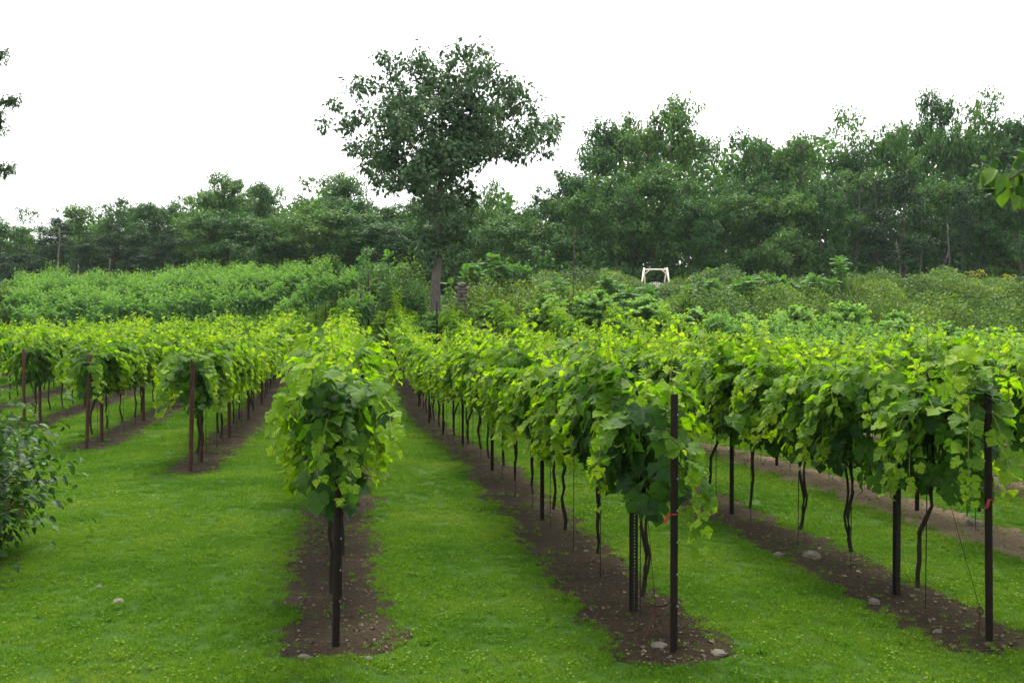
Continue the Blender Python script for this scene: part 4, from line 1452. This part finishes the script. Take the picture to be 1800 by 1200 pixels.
# long grass stalks on the crest of the bank
n = 5000
x = rng.uniform(1, 47, n); Y = rng.uniform(62, 70, n)
keep = (vnoise(x * 0.4, Y * 0.4, 17) > 0.45) & (np.abs(x - 9.6) > 2.2)
x, Y = x[keep], Y[keep]; n = len(x)
b = MB()
az = rng.uniform(0, 6.28, n)
b.leaves(LONGL, np.stack([x, Y, ground(x, Y) + 0.3], -1), frame(np.stack([rng.normal(0, .25, n), rng.normal(0, .25, n), np.ones(n)], -1), np.stack([np.cos(az), np.sin(az), np.zeros(n)], -1)),
         np.stack([rng.uniform(0.12, 0.3, n), rng.uniform(0.7, 1.5, n), np.full(n, 0.3)], -1), np.clip(rng.normal(0.7, 0.15, n), 0, 1))
o = b.build('long_grass', M['bank'])
tag(o, 'long grass and weed stalks along the crest of the bank', 'grass', kind='stuff')


# sumacs: stems with long feathered fronds
def sumac(px, py, Y, wpx, label, seed, stems=6, mat='sumac'):
    r = np.random.default_rng(seed)
    x = px2x(px, Y); zb = gz(x, Y)
    h = CAM_H + (HOR - py) / F * Y - zb
    w = wpx / F * Y
    t = thing('sumac', label, 'shrub', (x, Y, zb), 0, 'sumacs on the bank')
    sb, fb = MB(), MB()
    for i in range(stems):
        bx = r.uniform(-0.5, 0.5) * w * (0.75 if stems > 1 else 0)
        byy = r.uniform(-0.5, 0.5) * min(w, 2.0) * 0.6 if stems > 1 else 0
        hs = h * (1 - 0.35 * (abs(bx) / (w * 0.5 + 1e-6))) * r.uniform(0.82, 0.93)
        top = np.array([bx * 1.1, byy, hs])
        sb.tube([(bx * 0.6, byy * 0.6, 0), (bx * 0.9, byy, hs * 0.6), top], [0.035, 0.028, 0.018], 6)
        for q in range(22):
            a = r.uniform(0, 6.28)
            el = r.uniform(0.05, 1.15) if q > 3 else r.uniform(0.9, 1.4)
            L = r.uniform(0.45, 0.75)
            d = np.array([math.cos(a) * math.cos(el), math.sin(a) * math.cos(el), math.sin(el)])
            st = top - np.array([0, 0, (q % 5) / 5 * 0.75 * hs])
            u = np.linspace(0, 1, 9)[:, None]
            p = st + d * u * L + np.array([0, 0, -0.32]) * u ** 2 * L
            sb.tube(p[::2], 0.007, 4, cap=False)
            tg = unit(np.gradient(p, axis=0))
            sd = unit(np.cross(tg, [0, 0, 1.0]))
            for sg in (-1, 1):
                pp = p[1:]
                fb.leaves(LONGL, pp, frame(sd[1:] * sg + tg[1:] * 0.35 + np.array([0, 0, -0.2]), np.cross(sd[1:], tg[1:]) + r.normal(0, .15, (8, 3))),
                          np.stack([np.full(8, 0.30), 0.24 * np.sin(np.linspace(0.5, 2.7, 8)), np.full(8, 0.2)], -1), np.clip(r.normal(0.6, 0.16, 8), 0, 1))
    sb.build('stems', M['dark_bark'], t)
    f = fb.build('fronds', M[mat], t)
    f['kind'] = 'stuff'
    return t


sumac(1482, 446, 64, 48, 'bright sumac with feathered fronds standing alone on the bank crest', 1, 3)
sumac(862, 443, 60, 120, 'broad clump of bright sumac right of the big tree', 2, 12)
sumac(905, 458, 61, 90, 'smaller sumac sloping off the right of the broad clump', 3, 7)
sumac(810, 450, 60, 60, 'sumac close against the right of the big tree trunk', 4, 5)
sumac(690, 432, 58, 60, 'arching sumac left of the big tree trunk', 5, 4)
sumac(1060, 488, 60, 70, 'low sumac on the bank left of the wooden swing frame', 6, 6)
sumac(1130, 498, 58, 100, 'dark leafy sumac clump below the wooden swing frame', 7, 9)
sumac(1255, 472, 66, 40, 'spiky bright weed sumac on the crest right of the swing', 8, 3)
sumac(1340, 482, 62, 110, 'wide sumac along the crest of the bank', 9, 9)
sumac(1425, 482, 62, 90, 'sumac on the crest left of the lone bright sumac', 10, 7)
sumac(1240, 488, 60, 80, 'low sumac just right below the swing frame', 11, 6)
sumac(975, 482, 58, 70, 'rounded light sumac behind the slender bent pole', 12, 6)

# shrubs around the big tree and along the bank foot
for i, (px, py, Y, wpx, hm, mat, lab) in enumerate((
        (720, 462, 57, 80, 1, 'bank', 'tall loose shrub close left of the big tree trunk'),
        (705, 482, 54, 100, 1, 'wood_b', 'rounded dark green shrub at the foot of the big tree'),
        (660, 478, 58, 60, 1, 'bank', 'pale shrub behind the tall dark post'),
        (728, 505, 55, 50, 1, 'bank', 'low shrub beside the left of the grey trunk'),
        (850, 490, 56, 110, 1, 'bank', 'wide olive shrub right of the stone stack'),
        (930, 498, 55, 110, 1, 'bank', 'spreading shrub left of the slender bent pole'),
        (1010, 500, 56, 80, 1, 'bank', 'shrub at the foot of the slender bent pole'),
        (1195, 515, 55, 90, 1, 'bank', 'rounded bramble below the swing frame to its right'),
        (1270, 510, 55, 100, 1, 'bank', 'dark-based bramble above the middle vine tops'),
        (1360, 505, 55, 110, 1, 'bank', 'bramble hummock on the middle of the bank'),
        (1460, 505, 55, 110, 1, 'bank', 'bramble hummock below the lone bright sumac'),
        (1560, 515, 55, 120, 1, 'bank', 'broad bramble hummock right of the lone sumac'),
        (1660, 520, 55, 110, 1, 'bank', 'bramble hummock near the right end of the bank'),
        (1760, 525, 55, 120, 1, 'bank', 'bramble hummock at the right edge of the photo'),
        (808, 526, 53.6, 60, 1, 'bank', 'low shrub in front of the stone stack'),
        (762, 545, 51.2, 70, 1, 'sumac', 'bright low shrub in front of the foot of the big tree'),
        (10, 500, 72, 70, 1, 'bank', 'light green bush at the left edge beside the upper vines'),
        (25, 530, 62, 60, 1, 'bank', 'low grassy bush at the left edge below the light bush'),
        (587, 452, 80, 40, 1, 'wood_b', 'small round shrub against the dark woods left of the big tree'))):
    x = px2x(px, Y)
    h = CAM_H + (HOR - py) / F * Y - gz(x, Y)
    w = wpx / F * Y / 2
    bush('shrub', lab, x, Y, w, w * 0.8, h, int(900 + 1500 * w), 0.19, M[mat], QUADL, 'shrub', 'shrubs on the bank', 70 + i, canes=22)
# bright sapling beside the tall post
x = px2x(650, 56)
zb = gz(x, 56)
h = CAM_H + (HOR - 436) / F * 56 - zb
r = np.random.default_rng(4)
lob = [(r.normal(0, 0.28), r.normal(0, 0.28), h * z_, 0.33 * (1.15 - z_ * 0.6)) for z_ in np.linspace(0.45, 0.96, 11)]
tm, cm, lm = lobes_tree('s', lob, (0, 0, 0), M['sumac'], M['dark_bark'], 3, 0.15, 5.0, 0.05, clump=0.2, per=12)
t = thing('sapling', 'slim bright green sapling just behind the tall dark post', 'tree', (x, 56, zb))
tree_parts(t, tm, cm, lm)
# goldenrod
for i, (px, py) in enumerate(((1705, 476), (1722, 474), (1768, 482), (1776, 484), (1664, 482), (1215, 488))):
    Y = 68
    x = px2x(px, Y); zb = gz(x, Y)
    h = CAM_H + (HOR - py) / F * Y - zb
    t = thing('goldenrod', f'yellow goldenrod spike, {ordinal(i)} listed along the bank crest', 'flower', (x, Y, zb), 0, 'goldenrod on the bank')
    t['label'] = ('yellow goldenrod left of a pair below the right woods', 'yellow goldenrod right of a pair below the right woods', 'yellow goldenrod clump near the right edge of the bank',
                  'last yellow goldenrod before the right edge of the photo', 'yellow-green goldenrod alone left of the pair on the crest', 'faint yellow goldenrod beside the wooden swing frame')[i]
    b = MB(); rr = np.random.default_rng(i)
    for q in range(5):
        b.tube([(0, 0, 0), (rr.normal(0, .2), rr.normal(0, .2), h * rr.uniform(.85, 1))], 0.012, 4)
    b.build('stems', M['cane'], t)
    b = MB()
    n = 60
    p = np.column_stack([rr.normal(0, .22, n), rr.normal(0, .22, n), h * rr.uniform(0.78, 1.0, n)])
    b.leaves(QUADL, p, frame(rr.normal(0, 1, (n, 3)), rr.normal(0, 1, (n, 3)) + (0, 0, 1)), rr.uniform(.08, .16, n), np.full(n, .5))
    f = b.build('flower_heads', M['yellow'], t); f['kind'] = 'stuff'

# ------------------------------------------------------------------ wooden swing frame on the crest
SY = 70.0
t = thing('garden_swing', 'pale peeled-log garden swing standing on the overgrown bank', 'swing', (px2x(1150, SY), SY, gz(px2x(1150, SY), SY)))
zg = gz(px2x(1150, SY), SY)
top = CAM_H + (HOR - 474) / F * SY - zg
q = SY / F


def log(nm, p0, p1, rad, par=t):
    b = MB(); b.tube([p0, tuple((a + c) / 2 + 0.01 for a, c in zip(p0, p1)), p1], rad, 8)
    return b.build(nm, M['peeled'], par, True)


xl, xr = (1132 - 1150) * q, (1172 - 1150) * q
bm = log('beam', (xl - 0.05, 0, top), (xr + 0.08, 0, top), 0.055)
log('leg', (xl, -0.02, top + 0.12), (xl - 0.42, -0.75, -0.1), 0.06)
log('leg', (xr, -0.02, top + 0.12), (xr + 0.16, -0.75, -0.1), 0.06)
log('leg', (xl, 0.04, top + 0.06), (xl + 0.22, 0.9, -0.1), 0.05)
log('leg', (xr, 0.04, top + 0.06), (xr - 0.22, 0.9, -0.1), 0.05)
log('brace', (xl - 0.05, -0.06, top - 0.38), (xl + 0.38, -0.02, top - 0.03), 0.035)
log('brace', (xr + 0.03, -0.06, top - 0.38), (xr - 0.36, -0.02, top - 0.03), 0.035)
t2 = link('bench_seat', None, t, (0.1, 0, 0))
b = MB()
zs = CAM_H + (HOR - 496) / F * SY - zg
for i in range(9):
    xx = -0.5 + i * 0.125
    hh_ = zs - 0.12 + 0.14 * math.cos(xx * 2.4)
    bb = MB(); bb.box((xx, 0.1, (hh_ + zs - 0.65) / 2), (0.095, 0.03, hh_ - zs + 0.65)); bb.build('slat', M['peeled'], t2)
bb = MB(); bb.box((0, -0.12, zs - 0.66), (1.15, 0.45, 0.04)); bb.build('seat', M['peeled'], t2)
for sx in (-0.55, 0.55):
    bb = MB(); bb.tube([(sx, -0.05, zs - 0.64), (sx * 0.9, 0, top - 0.05)], 0.008, 5); bb.build('rope', M['dark_steel'], t2)

# ------------------------------------------------------------------ near trees whose branches reach into the picture
# cedar at the left
CY = 12.0
lob = []
for px, py, pr in ((-4, 105, 12), (6, 95, 7), (-6, 185, 24), (12, 178, 14), (26, 176, 8), (8, 205, 12), (-2, 225, 14), (-30, 150, 30), (-30, 220, 30), (-3, 296, 5), (9, 300, 4), (16, 293, 3)):
    x, y, z = at(px, py, CY)
    lob.append((x, y + random.uniform(-0.1, 0.1), z, pr * CY / F))
r = np.random.default_rng(77)
for i in range(60):
    z = r.uniform(2.2, 9.5)
    w = 2.5 * (1 - z / 10.5) ** 0.7
    a = r.uniform(0, 6.28)
    q2 = w * r.uniform(0.2, 0.95)
    x = -9.2 + math.cos(a) * q2
    y = CY - 0.5 + math.sin(a) * q2
    if x > -0.514 * y - 0.75:
        continue
    lob.append((x, y, z, 0.45))
tm, cm, lm = lobes_tree('c', lob, (-9.2, CY - 0.5, -0.1), M['oak'], M['dark_bark'], 9, 0.06, 26, 0.2, tmpl=LONGL, clump=0.075, per=9, kmin=13, twigs=False, trunk_top=9.2)
t = thing('near_cedar', 'dark cedar whose branch tips reach in at the upper left edge', 'tree', (0, 0, 0))
tree_parts(t, tm, cm, lm)

# broad-leaved tree at the right, one leafy branch hanging into the picture
from mathutils import Matrix
t = thing('overhanging_tree', 'near tree whose leafy branch hangs in at the right edge', 'tree', (0, 0, 0))
lob = []
r = np.random.default_rng(31)
for i in range(34):
    a = r.uniform(0, 6.28); q2 = 3.6 * math.sqrt(r.uniform(0, 1))
    x, y, z = 5.2 + math.cos(a) * q2, 0.6 + math.sin(a) * q2, r.uniform(5.0, 9.0)
    if y > 0 and z - 0.9 < 2.4 + 0.36 * (y + 0.9) and x - 0.9 < 0.55 * (y + 0.9):
        continue
    lob.append((x, y, z, r.uniform(0.7, 1.1)))
tm, cm, lm = lobes_tree('o', lob, (6.0, 1.2, -0.1), M['wood_b'], M['dark_bark'], 14, 0.14, 3.0, 0.2, tmpl=OVATE, clump=0.3, per=14)
tree_parts(t, tm, cm, lm)
b = MB()
BY = 5.0
twig = np.array([(5.0, 1.6, 4.6), (4.2, 3.4, 4.1), at(1850, 292, BY), at(1800, 300, BY), at(1765, 320, BY), at(1738, 335, BY)])
b.tube(twig, [0.05, 0.03, 0.012, 0.008, 0.005, 0.003], 6)
b.build('branch', M['dark_bark'], t, True)
def blade(mat, tint, curl):
    v, f = [], []
    for i in range(9):
        yv = i / 8
        w = 0.36 * math.sin(math.pi * min(1, 0.06 + yv * 0.94) ** 0.75) ** 0.9
        for j in range(5):
            xv = (j - 2) / 2 * w
            v.append((xv, yv, 0.35 * abs(xv) - curl * yv * yv + 0.03 * math.sin(yv * 9 + j)))
    for i in range(8):
        for j in range(4):
            f.append((i * 5 + j, i * 5 + j + 1, i * 5 + j + 6, i * 5 + j + 5))
    b = MB(); b.add(v, f, tint)
    return b.mesh('leaf', mat, True)


lm1, lm2 = blade(M['bramble'], 0.9, 0.3), blade(M['bramble'], 0.45, 0.15)
for px, py, ang, ln, m_ in ((1738, 335, 200, 46, lm2), (1742, 338, 250, 30, lm1), (1745, 310, 262, 62, lm1), (1732, 305, 252, 55, lm1), (1755, 300, 100, 34, lm2), (1765, 322, 235, 52, lm2), (1770, 325, 268, 60, lm1),
                            (1785, 328, 275, 40, lm2), (1795, 335, 260, 45, lm1), (1780, 300, 60, 40, lm2), (1790, 305, 255, 42, lm1), (1798, 300, 40, 44, lm2), (1760, 318, 170, 36, lm1),
                            (1750, 330, 215, 40, lm2), (1805, 320, 265, 60, lm1), (1812, 300, 250, 55, lm1), (1720, 292, 170, 22, lm1), (1795, 285, 130, 35, lm1), (1790, 345, 300, 38, lm1)):
    for rep_ in range(2):
      x, y, z = at(px + (random.uniform(-14, 14) if rep_ else 0), py + (random.uniform(-22, 12) if rep_ else 0), BY)
      a = math.radians(ang + (random.uniform(-50, 50) if rep_ else 0))
      tip = np.array([[math.cos(a), random.uniform(-.5, .3), math.sin(a)]])
      nr = np.array([[random.uniform(-.5, .5), -0.6, 0.8]])
      Rm = frame(tip, nr)[0]
      lo = link('leaf', m_, t)
      mt = Matrix(Rm.tolist()).to_4x4(); mt.translation = (x, y + random.uniform(-.06, .06), z)
      s = ln * random.uniform(0.5, 0.75) * BY / F
      lo.matrix_local = mt @ Matrix.Diagonal((s, s, s, 1))
# ------------------------------------------------------------------ thin summer haze
b = MB()
b.box((0, 230, 17), (1000, 600, 36))
o = b.mesh('haze', bpy.data.materials.new('haze_air'))
hm = o.materials[0]
hm.use_nodes = True
hn = hm.node_tree
hn.nodes.clear()
pv = hn.nodes.new('ShaderNodeVolumePrincipled')
pv.inputs['Color'].default_value = (0.80, 0.91, 1.0, 1)
pv.inputs['Density'].default_value = 0.00013
ho = hn.nodes.new('ShaderNodeOutputMaterial')
hn.links.new(pv.outputs[0], ho.inputs['Volume'])
tag(link('haze', o), 'thin pale summer haze in front of the woods', 'haze', kind='stuff')
print('objects', len(bpy.data.objects))
